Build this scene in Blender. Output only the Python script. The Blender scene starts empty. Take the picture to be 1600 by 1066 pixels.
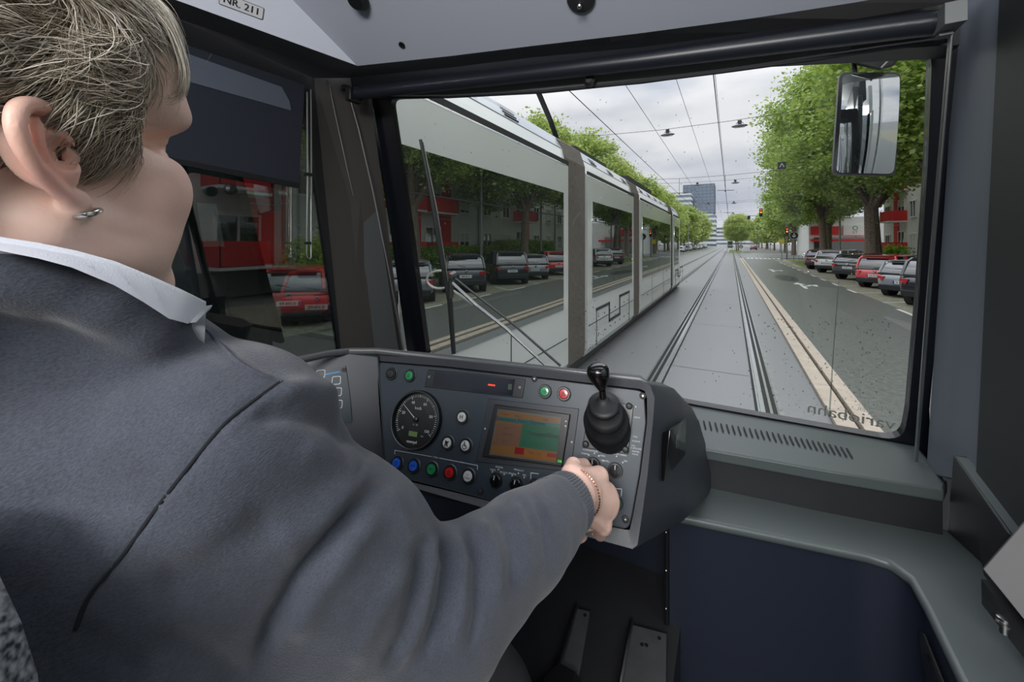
import bpy, bmesh, math, random
import numpy as np
from mathutils import Vector, Matrix, noise
C = bpy.context.scene.collection
SC = bpy.context.scene
# ---------------------------------------------------------------- camera
F, PX, HY = 622.2, 800.0, 380.0            # focal length, principal column and horizon row of the 1600x1066 frame
PSI = math.radians(28.8)                   # the camera looks this far left of the track
CH = 2.1
CAM = Vector((0, 0, CH))
RT = Vector((math.cos(PSI), math.sin(PSI), 0))
FW = Vector((-math.sin(PSI), math.cos(PSI), 0))
UP = Vector((0, 0, 1))
cd = bpy.data.cameras.new('camera'); cam = bpy.data.objects.new('camera', cd); C.objects.link(cam)
cd.sensor_width = 36; cd.lens = 36 * F / 1600; cd.shift_y = -(533 - HY) / 1600
cd.clip_start = 0.02; cd.clip_end = 2000
cam.location = CAM; cam.rotation_euler = (math.pi / 2, 0, PSI)
SC.camera = cam
SC.view_settings.view_transform = 'Standard'; SC.view_settings.look = 'None'
SC.view_settings.exposure = 0.0; SC.view_settings.gamma = 1.0; SC.view_settings.use_curve_mapping = False
try:
    SC.cycles.max_bounces = 7; SC.cycles.transparent_max_bounces = 12; SC.cycles.caustics_reflective = False
    SC.cycles.sample_clamp_indirect = 6
except Exception: pass
def lin(c):
    if isinstance(c, (int, float)): c = (c, c, c)
    return tuple(((v / 255 + 0.055) / 1.055) ** 2.4 if v > 10 else v / 255 / 12.92 for v in c) + (1.0,)
# ---------------------------------------------------------------- overcast sky
W = bpy.data.worlds.new('sky'); SC.world = W; W.use_nodes = True
nt = W.node_tree; nt.nodes.clear()
def nd(t, typ, **k):
    n = t.nodes.new(typ)
    for a, b in k.items():
        if hasattr(n, a): setattr(n, a, b)
    return n
tc = nd(nt, 'ShaderNodeTexCoord'); mp = nd(nt, 'ShaderNodeMapping'); mp.inputs['Scale'].default_value = (1.3, 1.3, 3.6)
no = nd(nt, 'ShaderNodeTexNoise'); no.inputs['Scale'].default_value = 1.9; no.inputs['Detail'].default_value = 6; no.inputs['Roughness'].default_value = .5
cr = nd(nt, 'ShaderNodeValToRGB')
cr.color_ramp.elements[0].position = .36; cr.color_ramp.elements[0].color = lin((168, 173, 188))
cr.color_ramp.elements[1].position = .58; cr.color_ramp.elements[1].color = lin((218, 218, 222))
bg = nd(nt, 'ShaderNodeBackground'); bg.inputs['Strength'].default_value = 1.12
ow = nd(nt, 'ShaderNodeOutputWorld')
L = nt.links.new
L(tc.outputs['Generated'], mp.inputs[0]); L(mp.outputs[0], no.inputs['Vector']); L(no.outputs[0], cr.inputs[0])
L(cr.outputs[0], bg.inputs[0]); L(bg.outputs[0], ow.inputs[0])
sx = nd(nt, 'ShaderNodeSeparateXYZ'); L(tc.outputs['Generated'], sx.inputs[0])      # an overcast sky is brighter towards the zenith
mr = nd(nt, 'ShaderNodeMapRange'); mr.inputs[1].default_value = .3; mr.inputs[2].default_value = .9; mr.inputs[3].default_value = 1.28; mr.inputs[4].default_value = 4.6
L(sx.outputs[2], mr.inputs[0]); L(mr.outputs[0], bg.inputs['Strength'])
# ---------------------------------------------------------------- unseen fill lights added behind the camera to brighten the cab
def area(name, loc, rot, size, sy, power, col=(1, 1, 1)):
    l = bpy.data.lights.new(name, 'AREA'); l.shape = 'RECTANGLE'; l.size = size; l.size_y = sy; l.energy = power; l.color = col
    o = bpy.data.objects.new(name, l); C.objects.link(o); o.location = loc; o.rotation_euler = rot; return o
area('cab_fill_light', (0.1, -1.5, CH + .72), (math.radians(80), 0, 0), 1.4, .3, 46, (1, .98, .96))
area('cab_fill_light_top', (-0.2, -.7, CH + .8), (math.radians(30), 0, 0), .4, 1.0, 8, (1, .98, .95))
# ---------------------------------------------------------------- pixel -> point on a real surface
def ray(px, py): return RT * ((px - PX) / F) + FW + UP * ((HY - py) / F)
def atD(px, py, d): return CAM + ray(px, py) * d
def onP(px, py, p0, n):
    r = ray(px, py); n = Vector(n); return CAM + r * ((Vector(p0) - CAM).dot(n) / r.dot(n))
def onX(px, py, x): return onP(px, py, (x, 0, 0), (1, 0, 0))
def onY(px, py, y): return onP(px, py, (0, y, 0), (0, 1, 0))
def onZ(px, py, z): return onP(px, py, (0, 0, z), (0, 0, 1))
def proj(p):
    d = Vector(p) - CAM; D = d.dot(FW); return (PX + F * d.dot(RT) / D, HY - F * d.z / D, D)
# ---------------------------------------------------------------- materials
MATS = {}
def mat(name, col, rough=.5, metal=0, noise_s=0, noise_a=0, bump=0, bump_s=None, spec=.5, rvar=0, coat=0, emit=None, estr=0, sheen=0, sss=0, coord='Object', stretch=None, col2=None, detail=4):
    if name in MATS: return MATS[name]
    m = bpy.data.materials.new(name); m.use_nodes = True; t = m.node_tree; b = t.nodes['Principled BSDF']
    c = lin(col); b.inputs['Base Color'].default_value = c; b.inputs['Roughness'].default_value = rough
    b.inputs['Metallic'].default_value = metal; b.inputs['Specular IOR Level'].default_value = spec
    b.inputs['Coat Weight'].default_value = coat
    if sheen: b.inputs['Sheen Weight'].default_value = sheen
    if sss: b.inputs['Subsurface Weight'].default_value = sss; b.inputs['Subsurface Radius'].default_value = (.012, .005, .003); b.inputs['Subsurface Scale'].default_value = 1
    if emit is not None: b.inputs['Emission Color'].default_value = lin(emit); b.inputs['Emission Strength'].default_value = estr
    if noise_s:
        tcn = nd(t, 'ShaderNodeTexCoord'); v = tcn.outputs[coord]
        if stretch:
            mpn = nd(t, 'ShaderNodeMapping'); mpn.inputs['Scale'].default_value = stretch; t.links.new(v, mpn.inputs[0]); v = mpn.outputs[0]
        n = nd(t, 'ShaderNodeTexNoise'); n.inputs['Scale'].default_value = noise_s; n.inputs['Detail'].default_value = detail
        t.links.new(v, n.inputs['Vector'])
        r = nd(t, 'ShaderNodeValToRGB'); e = r.color_ramp.elements
        e[0].position = .3; e[1].position = .7
        if col2 is not None: e[0].color = lin(col2); e[1].color = c
        else:
            e[0].color = tuple(x * (1 - noise_a) for x in c[:3]) + (1,); e[1].color = tuple(min(1, x * (1 + noise_a)) for x in c[:3]) + (1,)
        t.links.new(n.outputs[0], r.inputs[0]); t.links.new(r.outputs[0], b.inputs['Base Color'])
        if rvar:
            mr = nd(t, 'ShaderNodeMapRange'); mr.inputs[1].default_value = .35; mr.inputs[2].default_value = .65
            mr.inputs[3].default_value = max(.02, rough - rvar); mr.inputs[4].default_value = rough + rvar
            t.links.new(n.outputs[0], mr.inputs[0]); t.links.new(mr.outputs[0], b.inputs['Roughness'])
    if bump:
        tcn = nd(t, 'ShaderNodeTexCoord'); n2 = nd(t, 'ShaderNodeTexNoise'); n2.inputs['Scale'].default_value = bump_s or 200; n2.inputs['Detail'].default_value = 3
        t.links.new(tcn.outputs[coord], n2.inputs['Vector']); bp = nd(t, 'ShaderNodeBump'); bp.inputs['Strength'].default_value = bump; bp.inputs['Distance'].default_value = .002
        t.links.new(n2.outputs[0], bp.inputs['Height']); t.links.new(bp.outputs[0], b.inputs['Normal'])
    MATS[name] = m; return m
def clear_glass(name, tint=(250, 252, 250), refl=1.0, rough=0.0):
    """a thin sheet: lets light straight through, mirrors by Fresnel"""
    if name in MATS: return MATS[name]
    m = bpy.data.materials.new(name); m.use_nodes = True; t = m.node_tree; t.nodes.clear()
    tr = nd(t, 'ShaderNodeBsdfTransparent'); tr.inputs[0].default_value = lin(tint)
    gl = nd(t, 'ShaderNodeBsdfGlossy'); gl.inputs['Roughness'].default_value = rough
    lw = nd(t, 'ShaderNodeLayerWeight'); lw.inputs[0].default_value = .5; pw = nd(t, 'ShaderNodeMath', operation='POWER'); pw.inputs[1].default_value = 5; t.links.new(lw.outputs['Facing'], pw.inputs[0])
    fr = nd(t, 'ShaderNodeMath', operation='MULTIPLY_ADD'); fr.inputs[1].default_value = 1 - .04 * refl; fr.inputs[2].default_value = .04 * refl; fr.use_clamp = True; t.links.new(pw.outputs[0], fr.inputs[0])
    mx = nd(t, 'ShaderNodeMixShader'); o = nd(t, 'ShaderNodeOutputMaterial')
    t.links.new(fr.outputs[0], mx.inputs[0]); t.links.new(tr.outputs[0], mx.inputs[1]); t.links.new(gl.outputs[0], mx.inputs[2]); t.links.new(mx.outputs[0], o.inputs[0])
    MATS[name] = m; return m
def mirror_glass(name, base, f, tint=(255, 255, 255), rough=.0):
    """coated dark glazing: a dark body with a constant mirror coat"""
    if name in MATS: return MATS[name]
    m = bpy.data.materials.new(name); m.use_nodes = True; t = m.node_tree; t.nodes.clear()
    d = nd(t, 'ShaderNodeBsdfDiffuse'); d.inputs[0].default_value = lin(base)
    gl = nd(t, 'ShaderNodeBsdfGlossy'); gl.inputs['Roughness'].default_value = rough; gl.inputs[0].default_value = lin(tint)
    mx = nd(t, 'ShaderNodeMixShader'); mx.inputs[0].default_value = f; o = nd(t, 'ShaderNodeOutputMaterial')
    t.links.new(d.outputs[0], mx.inputs[1]); t.links.new(gl.outputs[0], mx.inputs[2]); t.links.new(mx.outputs[0], o.inputs[0])
    MATS[name] = m; return m
# ---------------------------------------------------------------- objects
def loc_of(p):
    v = Vector((0, 0, 0))
    while p is not None: v = v + p.location; p = p.parent
    return v
def tag(o, label=None, cat=None, group=None, kind=None):
    if label: o['label'] = label
    if cat: o['category'] = cat
    if group: o['group'] = group
    if kind: o['kind'] = kind
    return o
def empty(name, loc, label=None, cat=None, group=None, kind=None):
    o = bpy.data.objects.new(name, None); C.objects.link(o); o.location = loc; o.empty_display_size = .1
    return tag(o, label, cat, group, kind)
def copy_tree(o, parent=None):
    c = o.copy(); C.objects.link(c)
    if parent is not None: c.parent = parent
    for ch in list(o.children): copy_tree(ch, c)
    return c
def basis(d):
    d = Vector(d).normalized(); a = Vector((0, 0, 1)) if abs(d.z) < .9 else Vector((0, 1, 0))
    s = d.cross(a).normalized(); return s, d.cross(s).normalized(), d
class MB:
    def __init__(s): s.v = []; s.f = []; s.m = []; s.cur = 0
    def add(s, vs, fs):
        n = len(s.v); s.v += [tuple(x) for x in vs]; s.f += [tuple(i + n for i in f) for f in fs]; s.m += [s.cur] * len(fs); return s
    def mi(s, i): s.cur = i; return s
    def box(s, c, d, M=None):
        c = Vector(c); h = Vector(d) / 2
        vs = [Vector((x, y, z)) for x in (-h.x, h.x) for y in (-h.y, h.y) for z in (-h.z, h.z)]
        if M is not None: vs = [M @ q for q in vs]
        return s.add([c + q for q in vs], [(0, 1, 3, 2), (4, 6, 7, 5), (0, 4, 5, 1), (2, 3, 7, 6), (0, 2, 6, 4), (1, 5, 7, 3)])
    def quad(s, a, b, c, d): return s.add([a, b, c, d], [(0, 1, 2, 3)])
    def slab(s, pts, off):
        """closed prism: polygon pts, swept by the vector off"""
        pts = [Vector(p) for p in pts]; off = Vector(off); n = len(pts)
        return s.add(pts + [p + off for p in pts], [tuple(range(n)), tuple(range(2 * n - 1, n - 1, -1))] + [(i, i + n, (i + 1) % n + n, (i + 1) % n) for i in range(n)])
    def loft(s, rings, close=True, caps=True):
        n = len(rings[0]); vs = [p for r in rings for p in r]; fs = []
        for k in range(len(rings) - 1):
            for i in range(n if close else n - 1):
                j = (i + 1) % n; fs.append((k * n + i, k * n + j, (k + 1) * n + j, (k + 1) * n + i))
        if caps: fs += [tuple(range(n))[::-1], tuple(range((len(rings) - 1) * n, len(rings) * n))]
        return s.add(vs, fs)
    def tube(s, pts, r, n=8, caps=True):
        pts = [Vector(p) for p in pts]; rr = r if isinstance(r, (list, tuple)) else [r] * len(pts); rings = []; u = None
        for i, p in enumerate(pts):
            d = (pts[min(i + 1, len(pts) - 1)] - pts[max(i - 1, 0)]).normalized()
            if u is None: u, w, _ = basis(d)
            else: u = (u - d * u.dot(d)).normalized(); w = d.cross(u)
            rings.append([p + (u * math.cos(a) + w * math.sin(a)) * rr[i] for a in [2 * math.pi * k / n for k in range(n)]])
        return s.loft(rings, True, caps)
    def lathe(s, o, axis, prof, n=24, caps=True):
        """prof: list of (radius, distance along axis)"""
        o = Vector(o); u, w, d = basis(axis)
        rings = [[o + d * h + (u * math.cos(a) + w * math.sin(a)) * r for a in [2 * math.pi * k / n for k in range(n)]] for r, h in prof]
        return s.loft(rings, True, caps)
    def ball(s, c, r, n=12, m=8, M=None):
        c = Vector(c); r = Vector(r) if hasattr(r, '__len__') else Vector((r, r, r)); rings = []
        for j in range(m + 1):
            a = math.pi * (j / m * .98 + .01) - math.pi / 2
            ring = [Vector((math.cos(a) * math.cos(b) * r.x, math.cos(a) * math.sin(b) * r.y, math.sin(a) * r.z)) for b in [2 * math.pi * k / n for k in range(n)]]
            rings.append([c + (M @ q if M is not None else q) for q in ring])
        return s.loft(rings)
    def build(s, name, m, parent=None, label=None, cat=None, group=None, kind=None, smooth=False, bevel=0, seg=2, sub=0, loc=None, autos=35):
        me = bpy.data.meshes.new(name)
        if parent is not None: off = loc_of(parent)
        elif loc is not None: off = Vector(loc)
        else:
            a = np.array(s.v); off = Vector(((a[:, 0].min() + a[:, 0].max()) / 2, (a[:, 1].min() + a[:, 1].max()) / 2, a[:, 2].min()))
        me.from_pydata([tuple(Vector(p) - off) for p in s.v], [], s.f)
        for x in (m if isinstance(m, (list, tuple)) else [m]): me.materials.append(x)
        if any(s.m): me.polygons.foreach_set('material_index', s.m)
        bm = bmesh.new(); bm.from_mesh(me); bmesh.ops.recalc_face_normals(bm, faces=bm.faces); bm.to_mesh(me); bm.free()
        o = bpy.data.objects.new(name, me); C.objects.link(o)
        if parent is not None: o.parent = parent
        else: o.location = off
        if bevel:
            b = o.modifiers.new('b', 'BEVEL'); b.width = bevel; b.segments = seg; b.limit_method = 'ANGLE'; b.angle_limit = math.radians(35); b.harden_normals = False
        if sub:
            b = o.modifiers.new('s', 'SUBSURF'); b.levels = sub; b.render_levels = sub
        if smooth or bevel or sub:
            me.polygons.foreach_set('use_smooth', [True] * len(me.polygons))
            if not sub:
                try: me.set_sharp_from_angle(angle=math.radians(autos))
                except Exception: pass
        return tag(o, label, cat, group, kind)
def npmesh(name, V, Fq, m, parent=None, smooth=False, off=None):
    """fast mesh from arrays: V (n,3), Fq (k,3 or 4)"""
    me = bpy.data.meshes.new(name); k = Fq.shape[1]
    me.vertices.add(len(V)); me.vertices.foreach_set('co', np.asarray(V, dtype=np.float32).ravel())
    me.loops.add(Fq.size); me.loops.foreach_set('vertex_index', Fq.astype(np.int32).ravel())
    me.polygons.add(len(Fq)); me.polygons.foreach_set('loop_start', np.arange(0, Fq.size, k, dtype=np.int32))
    me.polygons.foreach_set('loop_total', np.full(len(Fq), k, dtype=np.int32))
    if smooth: me.polygons.foreach_set('use_smooth', np.ones(len(Fq), dtype=bool))
    me.update(calc_edges=True); me.validate()
    for x in (m if isinstance(m, (list, tuple)) else [m]): me.materials.append(x)
    o = bpy.data.objects.new(name, me); C.objects.link(o)
    if parent is not None: o.parent = parent
    return o
def text_verts(s, size):
    """outline faces of a word, centred on the origin in the xy plane"""
    cu = bpy.data.curves.new('t', 'FONT'); cu.body = s; cu.size = size; cu.align_x = 'CENTER'; cu.align_y = 'CENTER'; cu.resolution_u = 2
    o = bpy.data.objects.new('t', cu); C.objects.link(o); bpy.context.view_layer.update()
    me = bpy.data.meshes.new_from_object(o.evaluated_get(bpy.context.evaluated_depsgraph_get()))
    vs = [v.co.copy() for v in me.vertices]; fs = [tuple(p.vertices) for p in me.polygons]
    bpy.data.objects.remove(o); bpy.data.curves.remove(cu); bpy.data.meshes.remove(me); return vs, fs
def put_text(mb, s, size, o, u, v, mirror=False, bold=0):
    vs, fs = text_verts(s, size); u = Vector(u).normalized(); v = Vector(v).normalized(); k = -1 if mirror else 1
    n = u.cross(v)
    for d in ([0] if not bold else [-bold, 0, bold]):
        mb.add([Vector(o) + u * (q.x * k + d) + v * q.y + n * abs(d) * .02 for q in vs], fs)
def rrect(w, h, r, n=4):
    out = []
    for cx, cy, a0 in ((w / 2 - r, h / 2 - r, 0), (-w / 2 + r, h / 2 - r, 90), (-w / 2 + r, -h / 2 + r, 180), (w / 2 - r, -h / 2 + r, 270)):
        for k in range(n + 1):
            a = math.radians(a0 + 90 * k / n); out.append((cx + r * math.cos(a), cy + r * math.sin(a)))
    return out
def round_poly(pts, r, n=5):
    """round the corners of a 3D polygon; r one radius or one per corner"""
    out = []; N = len(pts); pts = [Vector(p) for p in pts]
    for i, p in enumerate(pts):
        ri = r[i] if isinstance(r, (list, tuple)) else r
        if ri <= 0: out.append(p); continue
        a = pts[i - 1] - p; b = pts[(i + 1) % N] - p; t = min(ri, a.length * .45, b.length * .45)
        A = p + a.normalized() * t; B = p + b.normalized() * t
        for k in range(n + 1):
            s = k / n; out.append(A * (1 - s) ** 2 + p * 2 * s * (1 - s) + B * s * s)
    return out
R = random.Random(7)
# ================================================================= the street
m_lane = mat('wet_lane_asphalt', (128, 129, 130), .36, noise_s=22, noise_a=.13, bump=.6, bump_s=45, rvar=.06, spec=.35, detail=9)
m_road = mat('wet_road_asphalt', (98, 101, 96), .40, noise_s=14, noise_a=.14, bump=.5, bump_s=45, rvar=.08, spec=.4, detail=9)
m_walk = mat('pavement_asphalt', (112, 112, 108), .6, noise_s=2, noise_a=.15)
m_kerb = mat('kerb_stone', (176, 164, 148), .6, noise_s=9, noise_a=.12, bump=.3, bump_s=90)
m_gravel = mat('parking_gravel', (128, 126, 108), .8, noise_s=7, noise_a=.35, detail=8)
m_steel = mat('polished_rail_steel', (205, 208, 212), .22, metal=1)
m_groove = mat('rail_groove', (26, 26, 26), .8)
m_band = mat('rail_bed_concrete', (128, 129, 128), .45, noise_s=6, noise_a=.25)
m_line = mat('road_paint', (205, 206, 202), .55, noise_s=8, noise_a=.12)
m_grass = mat('verge_grass', (96, 122, 52), .9, noise_s=6, noise_a=.4)
def strip(name, x0, x1, y0, y1, z, m, kind='structure', h=0.0):
    b = MB()
    if h: b.box(((x0 + x1) / 2, (y0 + y1) / 2, z - h / 2), (x1 - x0, y1 - y0, h))
    else: b.quad((x0, y0, z), (x1, y0, z), (x1, y1, z), (x0, y1, z))
    return b.build(name, m, kind=kind)
strip('ground', -150, 150, -60, 900, -0.05, m_walk)
strip('street_lane', -7.5, 1.04, -20, 330, 0.0, m_lane)
strip('road', 1.42, 4.72, -20, 330, 0.005, m_road)
strip('road_crossing', 1.42, 30, 66, 96, 0.012, m_lane)
strip('road_parking', 4.72, 11.4, -20, 58, 0.0, m_gravel)
strip('street_far_lane', -19, -7.5, -20, 330, 0.002, m_road)
TC = -0.31; NC = -3.14       # middle of our track and of the neighbouring one
for name, cx in (('trackbed', TC), ('trackbed', NC)):
    b = MB(); g = MB(); st = MB()
    for s in (-1, 1):
        x = cx + s * .7175
        b.quad((x - .13, -20, .004), (x + .17, -20, .004), (x + .17, 320, .004), (x - .13, 320, .004))
        for (a, w) in ((-.055, .05), (.035, .03), (-.10, .012), (.115, .012)):
            xx = x + a * s
            st.quad((xx - w / 2, -20, .008), (xx + w / 2, -20, .008), (xx + w / 2, 320, .008), (xx - w / 2, 320, .008))
        for (a, w) in ((-.005, .05), (.075, .05), (-.125, .03)):
            xx = x + a * s
            g.quad((xx - w / 2, -20, .006), (xx + w / 2, -20, .006), (xx + w / 2, 320, .006), (xx - w / 2, 320, .006))
    r0 = b.build('street_rail_bed', m_band, kind='structure'); st.build('rail', m_steel, r0); g.build('groove', m_groove, r0)
# asphalt joints across our track
b = MB()
for k in range(26):
    y = 3.2 + k * 4.1; b.quad((TC - .55, y, .006), (TC + .55, y, .006), (TC + .55, y + .012, .006), (TC - .55, y + .012, .006))
b.build('street_joint_lines', mat('joint_grey', (84, 85, 86), .7), kind='structure')
# double kerb between track and road
for (x0, x1, h) in ((1.04, 1.235, .06), (1.27, 1.43, .09)):
    b = MB(); y = -4
    while y < 62:
        l = 1.0 + R.random() * .06; b.box(((x0 + x1) / 2, y + l / 2, h / 2), (x1 - x0, l - .012, h)); y += l
    b.build('street_kerb', m_kerb, kind='structure', bevel=.008)
strip('kerb_gap', 1.235, 1.27, -4, 62, .03, mat('dirt', (60, 52, 44), .95))
# paint
b = MB()
for k in range(14):
    y = 9.2 + k * 3.1
    if k != 3: b.quad((4.56, y, .012), (4.68, y, .012), (4.68, y + 1.5, .012), (4.56, y + 1.5, .012))
    if k % 1 == 0 and y < 46:
        b.quad((4.68, y + .1, .006), (4.68, y, .006), (6.0, y + .95, .006), (6.0, y + 1.05, .006))
for k in range(8): b.quad((1.9 + k * .5, 62, .014), (2.2 + k * .5, 62, .014), (2.2 + k * .5, 65, .014), (1.9 + k * .5, 65, .014))
def arrow(x, y, s=1.0, d=1):
    b.quad((x - .07, y, .013), (x + .07, y, .013), (x + .07, y + 2.2 * s, .013), (x - .07, y + 2.2 * s, .013))
    b.add([(x - .28, y + 2.1 * s, .013), (x + .28, y + 2.1 * s, .013), (x, y + 3.2 * s, .013)], [(0, 1, 2)])
    b.add([(x + .05, y + 1.0 * s, .013), (x + .05, y + 1.35 * s, .013), (x + .45, y + 1.9 * s, .013), (x + .45, y + 1.55 * s, .013)], [(0, 1, 2, 3)])
    b.add([(x + .25, y + 1.95 * s, .013), (x + .62, y + 1.2 * s, .013), (x + .72, y + 2.3 * s, .013)], [(0, 1, 2)])
arrow(3.05, 22.5); arrow(2.75, 34.5)
b.build('road_paint_marks', m_line, kind='structure')
# worn pale streak and dark patch on the road
b = MB()
pts = [(3.55, 9.6), (3.9, 10.2), (4.15, 12), (4.1, 14), (3.9, 15.2), (3.75, 14.8), (3.72, 12.6), (3.6, 11)]
b.add([(x, y, .009) for x, y in pts], [tuple(range(len(pts)))]); b.build('road_worn_patch', mat('worn_road', (112, 112, 108), .4, noise_s=3, noise_a=.1), kind='structure')
b = MB()
pts = [(2.9 + .55 * math.cos(a), 29 + 2.6 * math.sin(a)) for a in [k * math.pi / 8 for k in range(16)]]
b.add([(x, y, .009) for x, y in pts], [tuple(range(16))]); b.build('road_dark_patch', mat('patched_road', (58, 60, 62), .4), kind='structure')
# verge islands
for (x0, x1, y0, y1, nm) in ((5.0, 9.5, 41.5, 46, 'ground_verge'), (5.4, 11, 50, 57, 'ground_verge'), (-.6, 2.4, 98, 135, 'ground_median')):
    b = MB(); b.slab(round_poly([(x0, y0, 0), (x1, y0, 0), (x1, y1, 0), (x0, y1, 0)], .8), (0, 0, .13)); o = b.build(nm, m_kerb, kind='structure')
    b = MB(); b.slab(round_poly([(x0 + .2, y0 + .2, .13), (x1 - .2, y0 + .2, .13), (x1 - .2, y1 - .2, .13), (x0 + .2, y1 - .2, .13)], .7), (0, 0, .04)); b.build('turf', m_grass, o)
# ---------------------------------------------------------------- trees
def leaf_mat(name, c1, c2):
    m = bpy.data.materials.new(name); m.use_nodes = True; t = m.node_tree; t.nodes.clear()
    g = nd(t, 'ShaderNodeNewGeometry'); r = nd(t, 'ShaderNodeValToRGB'); r.color_ramp.elements[0].color = lin(c1); r.color_ramp.elements[1].color = lin(c2)
    d = nd(t, 'ShaderNodeBsdfDiffuse'); tl = nd(t, 'ShaderNodeBsdfTranslucent'); gl = nd(t, 'ShaderNodeBsdfGlossy'); gl.inputs['Roughness'].default_value = .35
    mx = nd(t, 'ShaderNodeMixShader'); mx.inputs[0].default_value = .5; m2 = nd(t, 'ShaderNodeMixShader'); m2.inputs[0].default_value = .06; o = nd(t, 'ShaderNodeOutputMaterial')
    l = t.links.new; l(g.outputs['Random Per Island'], r.inputs[0]); l(r.outputs[0], d.inputs[0]); l(r.outputs[0], tl.inputs[0])
    l(d.outputs[0], mx.inputs[1]); l(tl.outputs[0], mx.inputs[2]); l(mx.outputs[0], m2.inputs[1]); l(gl.outputs[0], m2.inputs[2]); l(m2.outputs[0], o.inputs[0]); return m
m_leafA = leaf_mat('plane_tree_leaves', (116, 152, 62), (200, 218, 112))
m_leafB = leaf_mat('lime_tree_leaves', (128, 156, 70), (204, 216, 122))
m_leafH = leaf_mat('hedge_leaves', (92, 140, 30), (178, 208, 70))
m_bark = mat('tree_bark', (112, 98, 84), .9, noise_s=9, noise_a=.4, bump=.6, bump_s=30)
def leaf_cloud(centres, radii, n, size, rng, flat=.75):
    """n small folded leaf quads scattered in gaussian tufts"""
    k = rng.integers(0, len(centres), n); off = rng.normal(size=(n, 3)) * .52
    p = centres[k] + off * radii[k][:, None] * np.array([1, 1, flat])
    a = rng.normal(size=(n, 3)); a[:, 2] *= .45; a /= np.linalg.norm(a, axis=1)[:, None]
    b = rng.normal(size=(n, 3)); b -= a * (a * b).sum(1)[:, None]; b /= np.linalg.norm(b, axis=1)[:, None]
    s = size * (.6 + .8 * rng.random(n))[:, None]
    v = np.stack([p - a * s, p + b * s * .62 - a * s * .1, p + a * s, p - b * s * .62 - a * s * .1], 1)
    return v.reshape(-1, 3), np.arange(4 * n).reshape(n, 4)
def crown_points(ells, n, rng, shell=.62):
    out = []; w = np.array([e[3] * e[4] * e[5] for e in ells]); w = w / w.sum()
    for e, q in zip(ells, w):
        m = max(3, int(n * q)); d = rng.normal(size=(m, 3)); d /= np.linalg.norm(d, axis=1)[:, None]
        r = shell + (1 - shell) * rng.random(m); out.append(np.array(e[:3]) + d * r[:, None] * np.array(e[3:6]))
    return np.concatenate(out)
def make_tree(name, ells, ntuft, tr, nleaf, ls, lm, seed, th, trad, bark=None):
    rng = np.random.default_rng(seed); rr = random.Random(seed)
    root = empty(name, (0, 0, 0))
    cp = crown_points(ells, ntuft, rng); rad = tr * (.7 + .6 * rng.random(len(cp)))
    V, Q = leaf_cloud(cp, rad, nleaf, ls, rng); npmesh('crown', V, Q, lm, root)
    b = MB(); top = Vector((rr.uniform(-.3, .3), rr.uniform(-.3, .3), th))
    b.tube([(0, 0, -.1), (0, 0, .25), (top.x * .4, top.y * .4, th * .5), top], [trad * 1.35, trad, trad * .82, trad * .7], 10)
    for k in range(9):
        q = Vector(cp[rng.integers(0, len(cp))]); mid = top.lerp(q, .5) + Vector((0, 0, .4)); b.tube([top * .9, mid, q], [trad * .45, trad * .22, .03], 6)
    b.build('trunk', bark or m_bark, root, smooth=True); return root
def place(root, x, y, rz, s, label, cat='tree', group=None, first=[None]):
    if root.name not in PLACED: PLACED.add(root.name); o = root
    else: o = copy_tree(root)
    o.location = (x, y, 0); o.rotation_euler = (0, 0, rz); o.scale = (s, s, s); tag(o, label, cat, group); return o
PLACED = set()
bigT = make_tree('plane_tree', [(0, 0, 10.5, 5.6, 5.2, 4.6), (-1.6, -1.2, 7.4, 4.6, 4.4, 2.6), (1.5, 1, 13.5, 3.8, 3.8, 2.6)], 420, .85, 90000, .1, m_leafA, 3, 4.6, .48)
midT = make_tree('plane_tree', [(0, 0, 9, 4.4, 4.4, 4.2), (.6, -.8, 6.2, 3.8, 3.6, 2.2)], 260, .8, 55000, .105, m_leafA, 5, 4.0, .3)
limT = make_tree('lime_tree', [(0, 0, 7.6, 3.6, 4.0, 3.6), (0, .5, 5.2, 3.2, 3.4, 2.0)], 200, .75, 28000, .12, m_leafB, 8, 3.2, .2)
farT = make_tree('street_tree', [(0, 0, 7, 4.4, 4.4, 4.6)], 110, 1.1, 7000, .3, m_leafB, 11, 3, .25)
place(bigT, 7.9, 33, .4, 1.0, 'huge bright green plane tree with mottled trunk behind the parked cars')
place(midT, 8.6, 24.5, 1.1, 1.15, 'plane tree behind the black estate car, its leaves behind the door mirror')
place(bigT, 9.4, 14.5, 2.6, .9, 'plane tree whose branches hang beside the right frame of the windscreen')
place(midT, 7.2, 44, 2.2, 1.1, 'plane tree standing on the verge beside the dark red car')
place(midT, 9.2, 54, 4.0, 1.05, 'plane tree on the second verge near the round blue sign')
place(bigT, 11.5, 68, 5.0, .95, 'broad plane tree beyond the side street')
place(midT, 9.5, 84, 3.3, 1.1, 'plane tree beyond the zebra crossing under the amber signal')
place(limT, 1.2, 108, .3, .78, 'small pale green tree alone on the median island')
place(limT, 1.8, 124, 1.3, .9, 'pale green tree farther along the median island')
for k in range(8):
    place(limT, -11.8 - .25 * (k % 3), 25.5 + k * 9.5, k * 1.7, .98 + .1 * ((k * 7) % 4) / 3, 'pale green tree showing above the roof of the neighbouring tram', group='row of trees left of the tram line')
for k in (0, 1, 2, 3, 4, 5, 6, 7, 8, 9, 10, 12, 14):
    place(farT, (-12.5 if k % 2 else 10.5) + (k % 3) * .8, 105 + k * 9, k * 2.1, 1.0 + .06 * (k % 3), 'distant green street tree on the %s side of the avenue, far ahead' % ('left' if k % 2 else 'right'), group='distant avenue trees on the %s' % ('left' if k % 2 else 'right'))
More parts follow.
